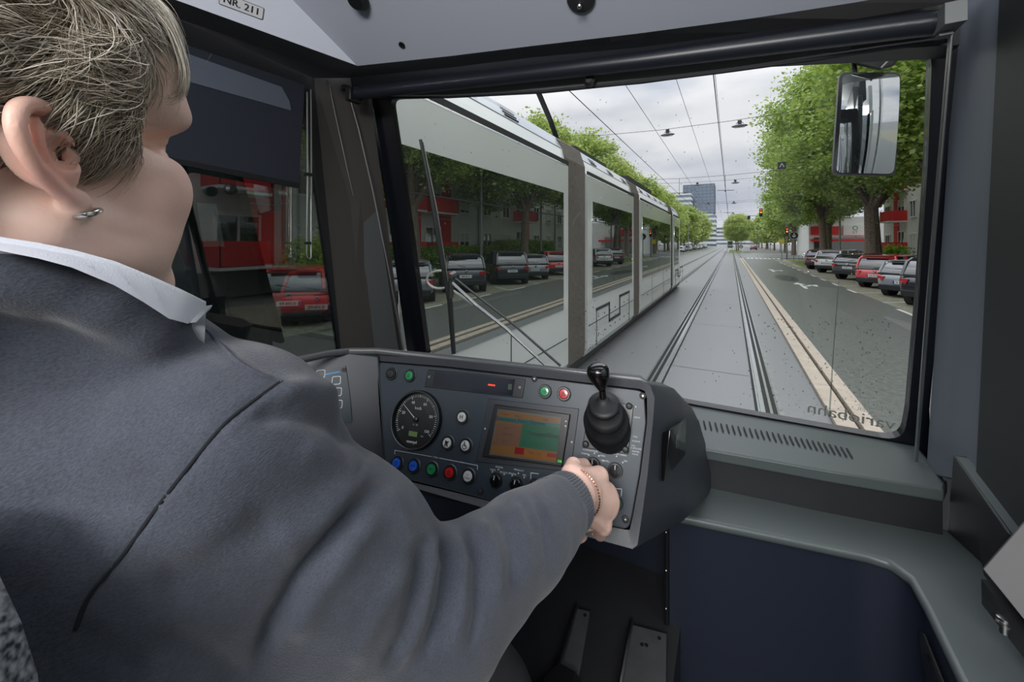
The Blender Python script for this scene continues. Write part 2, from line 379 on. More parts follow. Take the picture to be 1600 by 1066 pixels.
# hedge beside the house
def hedge(name, x0, x1, y0, y1, h, n, label):
    rng = np.random.default_rng(n); root = empty(name, ((x0 + x1) / 2, (y0 + y1) / 2, 0), label, 'hedge')
    P = rng.random((900, 3)) * np.array([x1 - x0, y1 - y0, h]) + np.array([x0, y0, .0])
    f = rng.integers(0, 3, 900); P[f == 0, 2] = h; P[f == 1, 0] = x0; P[f == 2, 1] = y0
    V, Q = leaf_cloud(P, np.full(900, .22), n, .07, rng, 1); V -= np.array(root.location); npmesh('foliage', V, Q, m_leafH, root)
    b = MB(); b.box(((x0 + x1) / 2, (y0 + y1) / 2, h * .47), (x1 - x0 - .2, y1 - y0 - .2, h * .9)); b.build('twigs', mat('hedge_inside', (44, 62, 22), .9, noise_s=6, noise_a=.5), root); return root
hedge('hedge', 11.6, 13.2, 28, 37, 2.1, 26000, 'bright green clipped hedge in front of the house behind the red car')
hedge('hedge', 11.6, 13.2, 12, 26.5, 1.7, 26000, 'clipped hedge between the house and the nearest parked cars')
rng = np.random.default_rng(4)
for i, (x, y, s, lb) in enumerate(((10.6, 39.5, 1.0, 'dark green round bush at the foot of the big plane tree'), (10.9, 27.2, 1.3, 'tall loose bush behind the black estate car'), (11, 43, .8, 'low bush beside the verge'), (10.9, 10.5, 1.4, 'bush beside the house front, seen mirrored in the tram'))):
    r0 = empty('bush', (0, 0, 0), lb, 'bush'); P = crown_points([(0, 0, .9 * s, .9 * s, .9 * s, .9 * s)], 60, rng)
    V, Q = leaf_cloud(P, np.full(len(P), .3), 5000, .075, rng, 1); npmesh('foliage', V, Q, m_leafA if i % 2 else m_leafH, r0)
    b = MB()
    for k in range(5): b.tube([(0, 0, 0), (R.uniform(-.3, .3), R.uniform(-.3, .3), .6 * s), (R.uniform(-.6, .6), R.uniform(-.6, .6), 1.3 * s)], [.03, .02, .01], 5)
    b.build('stem', m_bark, r0); r0.location = (x, y, 0)
# ---------------------------------------------------------------- buildings
m_wallG = mat('grey_render', (210, 208, 204), .85, noise_s=3, noise_a=.05)
m_wallG2 = mat('dark_render', (128, 126, 126), .85, noise_s=3, noise_a=.08)
m_red = mat('red_render', (206, 44, 44), .75, noise_s=3, noise_a=.06)
m_white = mat('white_paint', (226, 226, 222), .6)
m_wglass = mirror_glass('house_window_glass', (40, 46, 50), .22)
m_roof = mat('roof_tile', (90, 62, 54), .8, noise_s=4, noise_a=.2)
m_blind = mat('shutter', (200, 200, 194), .7)
hb = empty('apartment_house', (14.2, 30, 0), 'long grey apartment house with red balconies behind the hedge', 'building')
b = MB(); b.box((19.2, 30, 6.6), (10, 52, 13.2)); b.build('wall', m_wallG, hb)
b = MB(); b.add([(13.6, 3.6, 13.2), (13.8, 56.4, 13.2), (19.2, 56.4, 16.2), (19.2, 3.6, 16.2), (24.8, 3.6, 13.2), (24.8, 56.4, 13.2)], [(0, 1, 2, 3), (3, 2, 5, 4), (0, 3, 4), (1, 5, 2)]); b.build('roof', m_roof, hb)
b = MB(); b.box((14.19, 30, .5), (.06, 52, 1.0)); b.build('plinth', m_wallG2, hb)
def winpart(parent, x, y, z, w, h, shut):
    f = MB()
    for (dy, dz, sy, sz) in ((0, h / 2, w + .12, .08), (0, -h / 2, w + .2, .1), (-w / 2, 0, .08, h), (w / 2, 0, .08, h), (0, 0, .06, h)): f.box((x - .04, y + dy, z + dz), (.12, sy, sz))
    o = f.build('window', m_white, parent)
    g = MB(); g.box((x - .005, y, z), (.03, w, h)); g.build('pane', m_wglass, o)
    if shut: g = MB(); g.box((x - .03, y, z + h / 2 - h * shut / 2), (.04, w - .08, h * shut)); g.build('shutter', m_blind, o)
for i in range(16):
    y = 5.8 + i * 3.25
    bay = i in (1, 4, 5, 9, 14)
    for fl in range(4):
        z = 2.2 + fl * 2.95
        if bay:
            if fl == 0 and i in (1, 5, 10, 14): pass
            rb = MB(); rb.box((14.17, y + .9, z + .15), (.05, 1.3, 2.9)); rb.build('red_panel', m_red, hb)
            bal = MB(); bal.box((13.55, y - .5, z - 1.02), (1.3, 2.5, .14)); bo = bal.build('balcony', m_white, hb)
            r_ = MB()
            for (c, d) in (((12.93, y - .5, z - .5), (.06, 2.5, .95)), ((13.55, y - 1.73, z - .5), (1.3, .06, .95)), ((13.55, y + .73, z - .5), (1.3, .06, .95))): r_.box(c, d)
            r_.build('parapet', m_red, bo)
            winpart(hb, 14.2, y - .5, z, 1.6, 2.0, .3 * (fl % 2))
        else: winpart(hb, 14.2, y, z, 1.25, 1.45, (0, .5, 0, .85, .25)[(i + fl * 2) % 5])
for y in (11.0, 27.2, 43.3): b = MB(); b.tube([(14.1, y, 0), (14.1, y, 13.1)], .06, 6); b.build('downpipe', mat('zinc', (120, 124, 126), .4, metal=.6), hb)
# shop with red and white signboards beyond the verge
sb = empty('supermarket', (13, 76, 0), 'low white shop with red signboards beyond the side street', 'building')
b = MB(); b.box((17, 78, 2.9), (14, 12, 5.8)); b.build('wall', mat('shop_wall', (222, 222, 218), .7), sb)
b = MB(); b.box((13.4, 71.95, 1.6), (5.6, .1, 2.6)); b.build('shop_window', m_wglass, sb)
b = MB(); b.box((11.9, 71.85, 3.9), (3.4, .2, 1.2)); o = b.build('signboard', m_red, sb)
b = MB(); put_text(b, 'C', 1.1, (11.9, 71.74, 3.9), (1, 0, 0), (0, 0, 1), bold=.02); b.build('lettering', m_white, o)
b = MB(); b.box((15.2, 71.85, 3.9), (2.6, .2, 1.4)); o = b.build('signboard', m_white, sb)
b = MB(); put_text(b, 'ET', .55, (15.2, 71.74, 3.6), (1, 0, 0), (0, 0, 1)); b.lathe((15.2, 71.76, 4.2), (0, -1, 0), [(.001, 0), (.3, 0), (.3, .02), (.2, .02), (.2, 0)], 16); b.build('lettering', mat('sign_green', (70, 150, 90), .6), o)
b = MB(); b.box((13.6, 71.4, 2.5), (7, 1.2, .35)); b.build('canopy', m_red, sb)
b = MB(); b.box((29, 116, 3.4), (28, 16, 6.8)); o = b.build('low_building', mat('brick_beige', (196, 150, 112), .8, noise_s=1, noise_a=.1), label='low beige building at the end of the side street', cat='building')
# towers on the left, far off
m_tow = mirror_glass('tower_glass', (86, 102, 120), .35, (190, 205, 220), .1)
def tower(cx, cy, w, d, h, z0, label, dark=True, rows=10, cols=8):
    t = empty('office_tower', (cx, cy, 0), label, 'building')
    b = MB(); b.box((cx, cy, z0 + h / 2), (w, d, h)); b.build('glazing' if dark else 'wall', m_tow if dark else m_white, t)
    g = MB()
    if z0: b = MB(); b.box((cx - 1, cy + 1, z0 / 2), (w - 3, d - 2, z0)); b.build('lower_storeys', m_white, t)
    if dark:
        for r in range(rows + 1): g.box((cx, cy, z0 + r * h / rows), (w + .4, d + .4, h / rows * .14))
        for c in range(cols + 1): g.box((cx - w / 2 + c * w / cols, cy - d / 2, z0 + h / 2), (.35, .5, h)); g.box((cx + w / 2, cy - d / 2 + c * d / cols, z0 + h / 2), (.5, .35, h))
        g.build('facade_grid', mat('facade_grid_grey', (112, 122, 134), .5), t)
    else:
        for r in range(rows): g.box((cx, cy, z0 + (r + .5) * h / rows), (w + .3, d + .3, h / rows * .42))
        g.build('window_band', m_tow, t)
    return t
tower(-15.2, 242, 15, 14, 17, 16.5, 'dark glass office tower on the left horizon')
tower(-10.6, 226, 8, 12, 16.6, 0, 'white office block with dark window bands below the glass tower', False, 7)
tower(-21, 222, 7, 10, 27, 0, 'white narrow block half hidden in front of the glass tower', False, 11)
tower(5, 420, 34, 20, 17, 0, 'grey office block closing the avenue at its far end', False, 5)
# ================================================================= the neighbouring tram
m_tw = mat('tram_white_paint', (196, 202, 196), .22, coat=.6, noise_s=.7, noise_a=.03)
m_tglass = mirror_glass('tram_side_glass', (36, 42, 40), .52, (225, 232, 228), .004)
m_tdark = mat('tram_dark_trim', (38, 40, 41), .45)
m_bel = mat('bellows_fabric', (92, 88, 80), .6, noise_s=14, noise_a=.12)
m_roofm = mat('tram_roof_grey', (168, 174, 178), .28, coat=.3)
m_seam = mat('panel_seam', (70, 74, 74), .6)
m_amber = mat('amber_lens', (220, 120, 20), .3)
def side_prof(hw):
    half = [(hw - .06, .30), (hw, .42), (hw, 3.16), (hw - .03, 3.2), (hw - .05, 3.24), (hw - .09, 3.42), (hw - .2, 3.6), (hw - .42, 3.72), (hw - .7, 3.76)]
    return half + [(-x, z) for x, z in half[::-1]]
def tram_module(root, cx, y0, y1, wins, dy_seams=(), front=False, skirt=False):
    b = MB(); P = side_prof(1.15); ys = [(y0, 1), (y1, 1)]
    if front: ys = [(y0, 1), (y1 - 2.2, 1), (y1 - 1.2, .95), (y1 - .4, .84), (y1, .66)]
    b.loft([[(cx + x * s, y, z if s > .9 else z * (1 - .08 * (1 - s))) for x, z in P] for y, s in ys]); o = b.build('car_body', m_tw, root, smooth=True, autos=25)
    rf = MB()
    rf.loft([[(cx + x * 1.004, y, z + .006) for x, z in P[5:13]] for y in (y0 + .02, y1 - (2.2 if front else .02))], close=False, caps=False); rf.build('roof_cowl', m_roofm, o, smooth=True)
    d = MB(); ln = y1 - y0 - (2.2 if front else 0)
    for s in (1, -1): d.box((cx + 1.147 * s, y0 + ln / 2, 3.215), (.02, ln, .05))
    d.build('gutter_slot', m_tdark, o)
    for (a, c) in wins:
        for s in (1, -1):
            g = MB(); g.box((cx + 1.152 * s, (a + c) / 2, 1.99), (.016, c - a, 1.58)); w = g.build('window', m_tglass, root)
            if s > 0:
                f = MB(); f.box((cx + 1.158, (a + c) / 2, 2.46), (.012, c - a, .012))
                f.build('window_rail', m_tdark, w)
    se = MB()
    for y in dy_seams: se.box((cx + 1.151, y, .75), (.006, .018, .88))
    se.box((cx + 1.151, (y0 + y1) / 2, .78), (.006, y1 - y0 - .1, .014)); se.build('panel_seam', m_seam, o)
    v = MB(); k = 0; y = y0 + .5
    while y < y0 + ln - .5:
        for i in range(3): v.tube([(cx + 1.045 - i * .03, y, 3.46 + i * .04), (cx + 1.045 - i * .03, y + .3, 3.46 + i * .04)], .014, 5)
        y += 1.15; k += 1
    v.build('roof_vents', m_tdark, o)
    if skirt:
        k = MB(); c = (y0 + y1) / 2; l = min(1.3, (y1 - y0) * .36)
        pth = [(c - l, .98), (c - .35 * l, .98), (c - .35 * l, .66), (c + .3 * l, .66), (c + .3 * l, 1.02), (c + l, 1.02)]
        for (a0, b0), (a1, b1) in zip(pth, pth[1:]):
            k.box((cx + 1.154, (a0 + a1) / 2, (b0 + b1) / 2), (.012, abs(a1 - a0) + .05, abs(b1 - b0) + .05))
        for yy in (c - l, c + l): k.box((cx + 1.152, yy, .68), (.01, .014, .62))
        k.build('skirt_frame', m_tdark, o)
        bl = MB()
        for yy in np.linspace(c - l * .9, c + l * .9, 7):
            for zz in (.55, .85): bl.lathe((cx + 1.15, yy, zz), (1, 0, 0), [(.016, 0), (.016, .008)], 8)
        bl.build('skirt_bolts', m_seam, o)
    return o
def gangway(root, cx, y0, y1):
    b = MB(); n = 9; rings = []
    P = [(1.09, .33), (1.1, .5), (1.1, 3.3), (1.02, 3.55), (.8, 3.7)]; P = P + [(-x, z) for x, z in P[::-1]]
    for k in range(2 * n + 1):
        s = 1.0 + (.022 if k % 2 else 0); rings.append([(cx + x * s, y0 + (y1 - y0) * k / (2 * n), z) for x, z in P])
    b.loft(rings); b.build('bellows', m_bel, root)
def make_tram(root, cx, dy):
    tram_module(root, cx, -9.5 + dy, 5.25 + dy, [(-9.1 + dy, -5.3 + dy), (-5.2 + dy, -1.35 + dy), (-1.25 + dy, 2.0 + dy), (2.02 + dy, 5.05 + dy)], (-6 + dy, -2 + dy, 1.2 + dy, 3.6 + dy))
    gangway(root, cx, 5.25 + dy, 6.1 + dy)
    tram_module(root, cx, 6.1 + dy, 9.52 + dy, [(6.35 + dy, 9.3 + dy)], skirt=True)
    gangway(root, cx, 9.52 + dy, 10.32 + dy)
    tram_module(root, cx, 10.32 + dy, 16.06 + dy, [(10.55 + dy, 13.1 + dy), (13.15 + dy, 15.85 + dy)], (12 + dy, 14.2 + dy))
    gangway(root, cx, 16.06 + dy, 16.8 + dy)
    tram_module(root, cx, 16.8 + dy, 20.9 + dy, [(17.1 + dy, 18.6 + dy)], front=True, skirt=True)
    b = MB(); b.box((cx, 5.7 + dy, .2), (1.9, 30.0, .22)); b.build('underframe', m_tdark, root)
    for yb in (-5.5, 1.2, 7.8, 18.2):
        for s in (-1, 1):
            w = MB(); w.lathe((cx + s * .72, yb + dy, .30), (s, 0, 0), [(.02, -.03), (.29, -.03), (.30, 0), (.28, .07), (.1, .09)], 20); w.build('wheel', m_steel, root)
t = empty('tram', (NC, 5.7, 0), 'white low-floor tram with dark mirror windows passing on the next track', 'tram')
make_tram(t, NC, 0)
# tail lamps, line display, mirror arm, pantograph
b = MB()
for s in (-1, 1): b.ball((NC + s * .62, 20.75, 1.0), (.09, .05, .07))
b.build('tail_lamp', m_red, t)
b = MB(); b.box((NC + 1.13, 17.9, 2.96), (.03, 1.2, .1)); b.build('destination_display', mat('red_display', (196, 70, 60), .5), t)
b = MB(); b.box((NC, 7.8, 3.80), (1.4, 2.0, .1)); b.box((NC, 13, 3.86), (1.3, 3.6, .22)); o = b.build('pantograph', m_tdark, t)
b = MB(); b.tube([(NC + .15, 7.6, 3.85), (NC + .25, 6.7, 4.35), (NC + .1, 5.6, 5.42)], .05, 8); b.tube([(NC - .8, 5.6, 5.44), (NC + .8, 5.6, 5.44)], .035, 6); b.build('pantograph_arm', m_tdark, o)
# distant tram
t2 = empty('tram', (TC, 205, 0), 'tiny distant tram facing us at the end of the track', 'tram')
b = MB(); b.loft([[(TC + x, y, z) for x, z in side_prof(1.15)] for y in (204, 230)]); b.build('car_body', m_tw, t2)
b = MB(); b.box((TC, 217, .16)  , (1.7, 25, .31)); b.build('underframe', m_tdark, t2)
b = MB(); b.box((TC, 203.95, 2.1), (1.9, .12, 1.5)); b.build('windscreen', m_tdark, t2); b = MB(); b.box((TC, 203.93, .7), (2.2, .14, .55)); b.build('bumper', m_seam, t2)
# ================================================================= cars
m_tyre = mat('tyre_rubber', (26, 26, 27), .85); m_rim = mat('alloy_rim', (150, 153, 158), .3, metal=.8)
m_cglass = mirror_glass('car_glass', (22, 26, 30), .16); m_clad = mat('black_cladding', (30, 31, 33), .6)
m_tail = mat('tail_light_red', (176, 22, 26), .2, coat=.8); m_plate = mat('number_plate', (222, 224, 222), .5); m_chrome = mat('chrome', (210, 212, 216), .12, metal=1)
m_plblue = mat('plate_blue', (40, 76, 170), .5); m_black = mat('black_print', (20, 20, 22), .6)
def paint(n, c): return mat('car_paint_' + n, c, .25, coat=1.0, metal=.0)
def make_car(col, L=4.35, Wd=1.82, H=1.5, suv=False, hatch=.3, label='', group=None, simple=False, plate='G 417 KX', roofm=None):
    root = empty('car', (0, 0, 0), label, 'car', group); hw = Wd / 2; zb = .24 if not suv else .3; zt = .93 if not suv else 1.04; r = L / 2
    b = MB()
    st = [(-r, .80, .42, zt - .30), (-r + .05, .90, zb + .05, zt - .06), (-r + .22, .96, zb, zt), (-r * .45, 1.0, zb, zt), (0, 1.0, zb, zt - .01), (r * .42, .99, zb, zt - .04), (r * .66, .97, zb, zt - .13), (r - .32, .93, zb, zt - .2), (r - .08, .82, zb + .08, zt - .32), (r, .66, .4, zt - .42)]
    rings = []
    for y, s, z0, z1 in st:
        w = hw * s; h = [(w * .86, z0), (w * .97, z0 + .09), (w, z0 + (z1 - z0) * .45), (w * .985, z1 - .12), (w * .93, z1 - .02), (w * .8, z1)]
        rings.append([(x, y, z) for x, z in h] + [(-x, y, z) for x, z in h[::-1]])
    b.loft(rings); body = b.build('body', col, root, sub=1)
    c = MB(); b0, b1 = -r + .10, -r + .10 + hatch; f1, f0 = r * .16, r * .52
    gl = [(b0, .88, zt - .05, zt + .02), (b0 + hatch * .55, .84, zt - .05, zt + (H - zt) * .72), (b1 + .05, .76, zt - .05, H - .055), (-.25, .775, zt - .05, H - .01), (f1 - .25, .76, zt - .05, H - .035), (f1 + .12, .79, zt - .05, zt + (H - zt) * .78), (f0, .86, zt - .06, zt + .0)]
    rings = []
    for y, s, z0, z1 in gl:
        wb = hw * .92; wt = hw * (s if z1 < H - .1 else .74); h = [(wb, z0), (wb + (wt - wb) * .5, (z0 + z1) / 2), (wt, z1 - .03 if z1 - z0 > .1 else z1), (wt * .86, z1)]
        rings.append([(x, y, z) for x, z in h] + [(-x, y, z) for x, z in h[::-1]])
    c.loft(rings); c.build('cabin_glass', m_cglass, root, smooth=True, autos=50)
    rf = MB(); wt = hw * .755; ys = [b1 - .12, b1 + .05, -.25, f1 - .22]; zs = [H - .10, H - .045, H, H - .03]
    top = [[(wt * .99, y, z - .012), (wt * .8, y, z + .012), (0, y, z + .022), (-wt * .8, y, z + .012), (-wt * .99, y, z - .012), (-wt * .9, y, z - .05), (wt * .9, y, z - .05)] for y, z in zip(ys, zs)]
    rf.loft(top)
    for s in (-1, 1):
        rf.tube([(s * hw * .86, b0 + .04, zt - .02), (s * hw * .80, b0 + hatch * .6, zt + (H - zt) * .7), (s * wt * .95, b1, H - .07)], [.075, .065, .05], 6)
        rf.tube([(s * hw * .90, -r * .62, zt - .03), (s * hw * .76, -r * .52, H - .07)], [.09, .05], 6)
        rf.tube([(s * hw * .91, -.1, zt - .03), (s * hw * .78, -.12, H - .06)], [.045, .035], 6)
        rf.tube([(s * hw * .88, f0 - .02, zt - .03), (s * wt * .97, f1 - .22, H - .05)], [.04, .035], 6)
    rf.build('roof', roofm or col, root, smooth=True)
    for sx in (-1, 1):
        for y in (-r * .62, r * .63):
            w = MB(); R0 = .33 if not suv else .36
            w.lathe((sx * (hw - .20), y, R0), (sx, 0, 0), [(.05, 0), (R0 - .03, 0), (R0, .03), (R0, .17), (R0 - .03, .2), (.21, .2), (.2, .185)], 22); wo = w.build('wheel', m_tyre, root, smooth=True)
            q = MB(); q.lathe((sx * (hw - .015), y, R0), (sx, 0, 0), [(.06, .0), (.06, .02), (.03, .025)], 12)
            for k in range(7):
                a = k * 2 * math.pi / 7; q.tube([(sx * (hw - .008), y, R0), (sx * (hw - .014), y + math.cos(a) * .2, R0 + math.sin(a) * .2)], [.032, .022], 5)
            q.build('rim', m_rim, wo)
            a = MB(); a.lathe((sx * (hw - .21), y, R0 + .01), (sx, 0, 0), [(.05, 0), (R0 + .065, 0), (R0 + .065, .218), (.1, .21)], 22); a.build('wheel_arch', m_clad, root)
    b = MB(); b.box((0, -r + .06, zb + .14), (Wd * .84, .16, .22)); b.box((0, 0, zb + .02), (Wd * .985, L * .62, .13)); b.build('lower_cladding', m_clad, root, bevel=.03)
    if simple: return root
    for s in (-1, 1):
        b = MB(); b.slab([(s * hw * .62, -r - .005, zt - .13), (s * hw * .92, -r + .09, zt - .12), (s * hw * .945, -r + .26, zt - .16), (s * hw * .94, -r + .12, zt - .34), (s * hw * .7, -r - .01, zt - .3)], (0, .1, 0)); b.build('tail_light', m_tail, root)
        b = MB(); b.ball((s * (hw + .08), f0 - .32, zt + .05), (.11, .07, .075)); b.tube([(s * hw * .9, f0 - .3, zt - .02), (s * (hw + .05), f0 - .32, zt + .02)], .025, 5); b.build('door_mirror', col, root, smooth=True)
        b = MB(); b.tube([(s * (hw * .995), -r * .28, zt - .17), (s * (hw * .995 + .012), -r * .2, zt - .17), (s * hw * .995, -r * .12, zt - .17)], .014, 5); b.tube([(s * (hw * .995), r * .12, zt - .18), (s * (hw * .995 + .012), r * .2, zt - .18), (s * hw * .995, r * .28, zt - .18)], .014, 5); b.build('door_handle', m_chrome, root)
    b = MB(); b.box((0, -r - .012, zt - .33), (.54, .03, .125)); p = b.build('number_plate', m_plate, root)
    b = MB(); b.box((-.25, -r - .03, zt - .33), (.045, .01, .115)); b.build('blue_band', m_plblue, p)
    b = MB(); put_text(b, plate, .095, (.02, -r - .031, zt - .33), (1, 0, 0), (0, 0, 1), bold=.003); b.build('lettering', m_black, p)
    b = MB(); b.tube([(0, b0 + .02, zt + .05), (.2, b0 + .04, zt + .1), (.33, b0 + .06, zt + .12)], .012, 5); b.build('rear_wiper', m_black, root)
    b = MB(); b.box((0, b1 - .13, H - .03), (Wd * .62, .16, .03)); b.build('roof_spoiler', roofm or col, root, bevel=.01)
    b = MB()
    for s in (-1, 1): b.tube([(s * hw * .6, -r + .4, H + .0), (s * hw * .64, -.2, H + .055), (s * hw * .6, f1 - .4, H + .0)], .017, 5)
    if suv: b.build('roof_rail', m_chrome, root)
    b = MB(); b.lathe((0, -r - .0, zt - .13), (0, -1, 0), [(.06, 0), (.06, .02), (.045, .025)], 14); b.build('badge', m_chrome, root)
    return root
def park(car, xc, yc, az):
    d = car['dims']; a = math.radians(-az); c, s = math.cos(a), math.sin(a); lx, ly = -d[0] / 2, -d[1] / 2
    car.location = (xc - (c * lx - s * ly), yc - (s * lx + c * ly), 0); car.rotation_euler = (0, 0, a)
carlist = [
    ('black', (34, 37, 44), 4.6, 1.86, 1.66, True, .34, 'dark blue-black SUV parked nearest the windscreen, blue-edged number plate', 4.85, 18.0),
    ('silver', (138, 143, 148), 4.35, 1.80, 1.46, False, .42, 'silver-grey hatchback parked between the red car and the dark SUV', 5.0, 20.9),
    ('red', (198, 28, 34), 4.2, 1.76, 1.55, False, .24, 'bright red compact car in the parking row', 5.1, 24.6),
    ('anthracite', (44, 47, 52), 4.75, 1.84, 1.5, True, .5, 'black estate car parked to the left of the red car', 5.05, 29.4),
    ('pearl', (206, 208, 208), 4.55, 1.84, 1.62, True, .34, 'white SUV parked behind the black estate car', 5.1, 35.3),
    ('wine', (86, 30, 38), 4.4, 1.8, 1.6, True, .34, 'dark red car at the far end of the parking row', 5.1, 39.6),
    ('slate', (52, 56, 62), 4.5, 1.84, 1.62, True, .4, 'dark grey SUV mirrored large in the tram window', 5.0, 14.2),
    ('graphite', (112, 116, 120), 4.3, 1.8, 1.47, False, .4, 'grey hatchback parked one place before the dark grey SUV', 5.0, 10.8),
    ('crimson', (188, 26, 30), 4.3, 1.8, 1.46, False, .4, 'red low car parked nearest the tram, mirrored behind the driver', 5.0, 6.6)]
for i, (n, c, l, w, h, suv, ha, lb, x, y) in enumerate(carlist):
    cr_ = make_car(paint(n, c), l, w, h, suv, ha, lb, plate=('G 84 KT', 'G 317 RM', 'GU 62 BV', 'G 905 LA', 'LB 28 FW', 'G 561 DC', 'G 70 NE', 'GU 449 S', 'G 236 PX')[i]); cr_['dims'] = [w, l]; park(cr_, x, y, 42); del cr_['dims']
far_w = make_car(paint('far_white', (214, 214, 212)), 4.4, 1.8, 1.5, False, .4, 'pale car in the distant row left of the tracks', 'distant cars left of the tracks', True)
far_d = make_car(paint('far_grey', (90, 94, 100)), 4.4, 1.8, 1.5, False, .4, 'dark grey car in the distant row left of the tracks', 'distant dark cars left of the tracks', True)
for k in range(14):
    src = (far_w, far_d)[k % 3 == 1]; o = src if k in (0, 1) else copy_tree(src); o.location = (-10.3 - .3 * (k % 2), 100 + k * 8.2, 0)
fr = make_car(paint('far_red', (170, 50, 46)), 4.4, 1.8, 1.5, False, .4, 'distant red car right of the median island', None, True); fr.location = (6.4, 150, 0)
# ================================================================= poles, wires, signs
m_pole = mat('galvanised_pole', (132, 136, 136), .4, metal=.5); m_wire = mat('copper_wire', (52, 52, 54), .5, metal=.4)
m_lamp = mat('street_lamp_grey', (96, 100, 104), .4)
def wire(pts, r, label, group=None, name='overhead_wire'):
    b = MB(); b.tube(pts, r, 5); return b.build(name, m_wire, label=label, cat='wire', group=group)
wire([(NC, -15, 5.5), (NC, 20, 5.47), (NC, 41, 5.5), (NC, 330, 5.5)], .011, 'contact wire above the neighbouring tram track')
wire([(TC, -15, 5.5), (TC, 41, 5.5), (TC, 330, 5.5)], .011, 'contact wire above the track we run on')
wire([(NC + .3, -15, 7.0), (NC + .3, 60, 6.9), (NC, 330, 6.9)], .009, 'carrying wire high above the neighbouring track')
wire([(TC - .2, -15, 8.4), (TC - .15, 60, 7.6), (TC, 330, 6.9)], .009, 'carrying wire high above our track')
wire([(TC - 1.2, -15, 7.3), (TC - 1.2, 60, 7.2), (TC - 1, 330, 6.9)], .008, 'feeder wire between the two contact wires')
for k, (y, z, lamps) in enumerate(((21, 7.75, 1), (30, 6.6, 0), (41, 7.8, 1), (52, 6.7, 0), (62, 7.8, 1), (84, 7.8, 1), (108, 7.6, 0), (135, 7.6, 0))):
    wh = ('nearest', 'second', 'third', 'fourth', 'fifth', 'sixth', 'seventh', 'eighth')[k]
    wire([(-9.3, y, z + .5), (-6, y, z + .12), (-3, y, z), (0, y, z), (4, y, z + .12), (9.8, y, z + .5)], .012, 'span wire stretched across the street, %s ahead of the windscreen' % wh, name='span_wire')
    for s, x in (('left', -9.3), ('right', 9.8)):
        b = MB(); b.tube([(x, y, 0), (x, y, z + .8)], [.11, .07], 8); b.build('catenary_pole', m_pole, label='steel pole holding the %s span wire on the %s side' % (wh, s), cat='pole')
    if lamps:
        for s, x in (('left', -2.75), ('right', .35)):
            r0 = empty('street_lamp', (x, y, z - .32), 'grey street lamp hanging on the %s side of the %s span wire' % (s, wh), 'lamp')
            b = MB(); b.ball((x, y, z - .28), (.34, .16, .07), 14, 6); b.build('lamp_housing', m_lamp, r0, smooth=True)
            b = MB(); b.box((x, y, z - .12), (.16, .06, .2)); b.tube([(x - .15, y, z - .18), (x, y, z - .02), (x + .15, y, z - .18)], .015, 5); b.build('lamp_bracket', m_wire, r0)
            b = MB(); b.box((x, y, z - .335), (.42, .16, .02)); b.build('lamp_lens', m_plate, r0)
    else:
        for x in (TC, NC):
            b = MB(); b.tube([(x - .02, y, z + .02), (x - .02, y, 5.5)], .012, 5); b.ball((x - .02, y, 5.56), .04); b.tube([(x - .5, y, 5.62), (x + .5, y, 5.58)], .018, 5)
            b.build('wire_hanger', m_wire, label='dropper holding the contact wire over %s, at the %s span' % ('our track' if x == TC else 'the next track', wh), cat='wire hanger')
def signal_head(root, x, y, z, s=.28, amber=True):
    b = MB(); b.box((x, y, z), (s, .2, s * 3)); o = b.build('signal_head', m_black, root, bevel=.02)
    for k, (mm, zz) in enumerate(((m_tail, .3), (m_amber, .3), (m_amber, 0))): pass
    b = MB(); b.lathe((x, y - .1, z + s * .9), (0, -1, 0), [(.09, 0), (.09, .03), (.02, .04)], 14); b.build('red_lens', mat('signal_red_lit', (255, 60, 30), .4, emit=(255, 70, 30), estr=2.2), o)
    b = MB(); b.lathe((x, y - .1, z), (0, -1, 0), [(.09, 0), (.09, .03), (.02, .04)], 14); b.build('amber_lens', mat('signal_amber_lit', (255, 190, 60), .4, emit=(255, 180, 50), estr=1.6 if amber else .2), o)
    b = MB(); b.lathe((x, y - .1, z - s * .9), (0, -1, 0), [(.09, 0), (.09, .03), (.02, .04)], 14); b.build('green_lens', mat('signal_green_off', (20, 60, 44), .4), o)
ts = empty('traffic_light', (6.0, 59, 0), 'traffic light mast with long arm reaching over the road', 'traffic light')
b = MB(); b.tube([(6, 59, 0), (6, 59, 5.6)], [.1, .07], 8); b.tube([(6, 59, 5.45), (2.0, 59, 5.6)], .045, 6); b.build('mast', m_pole, ts)
signal_head(ts, 3.3, 58.85, 5.95, .34); signal_head(ts, 6.0, 58.8, 3.5, .34)
b = MB(); b.box((2.0, 58.9, 5.35), (.3, .14, .45)); b.build('arm_box', m_black, ts)
def disc_sign(name, x, y, z, r, label, m, kind, pole_h=None):
    root = empty(name, (x, y, 0), label, 'sign'); b = MB(); b.tube([(x, y + .05, 0), (x, y + .05, z + r)], .035, 6); b.build('sign_post', m_pole, root)
    b = MB()
    if kind == 'disc': b.lathe((x, y, z), (0, -1, 0), [(r, 0), (r, .02), (.001, .021)], 24)
    else: b.box((x, y, z), (2 * r, .03, 2.2 * r))
    o = b.build('sign_plate', m, root); b = MB()
    if kind == 'disc':
        b.lathe((x, y - .022, z), (0, -1, 0), [(r * .98, 0), (r * .98, .002), (r * .9, .002), (r * .9, 0)], 24)
        b.add([(x + q * r, y - .026, z + w * r) for q, w in ((-.1, .6), (.12, .6), (.12, -.1), (.35, .1), (.5, -.05), (0, -.6), (-.5, -.05), (-.33, .1), (-.1, -.1))], [(0, 1, 2, 8), (2, 3, 4, 5), (5, 6, 7, 8), (2, 5, 8)])
    else: b.box((x, y - .02, z), (r * .9, .01, r * .5))
    b.build('symbol', m_white, o); return root
m_blue = mat('sign_blue', (60, 132, 226), .4); m_yel = mat('sign_yellow', (228, 208, 40), .5)
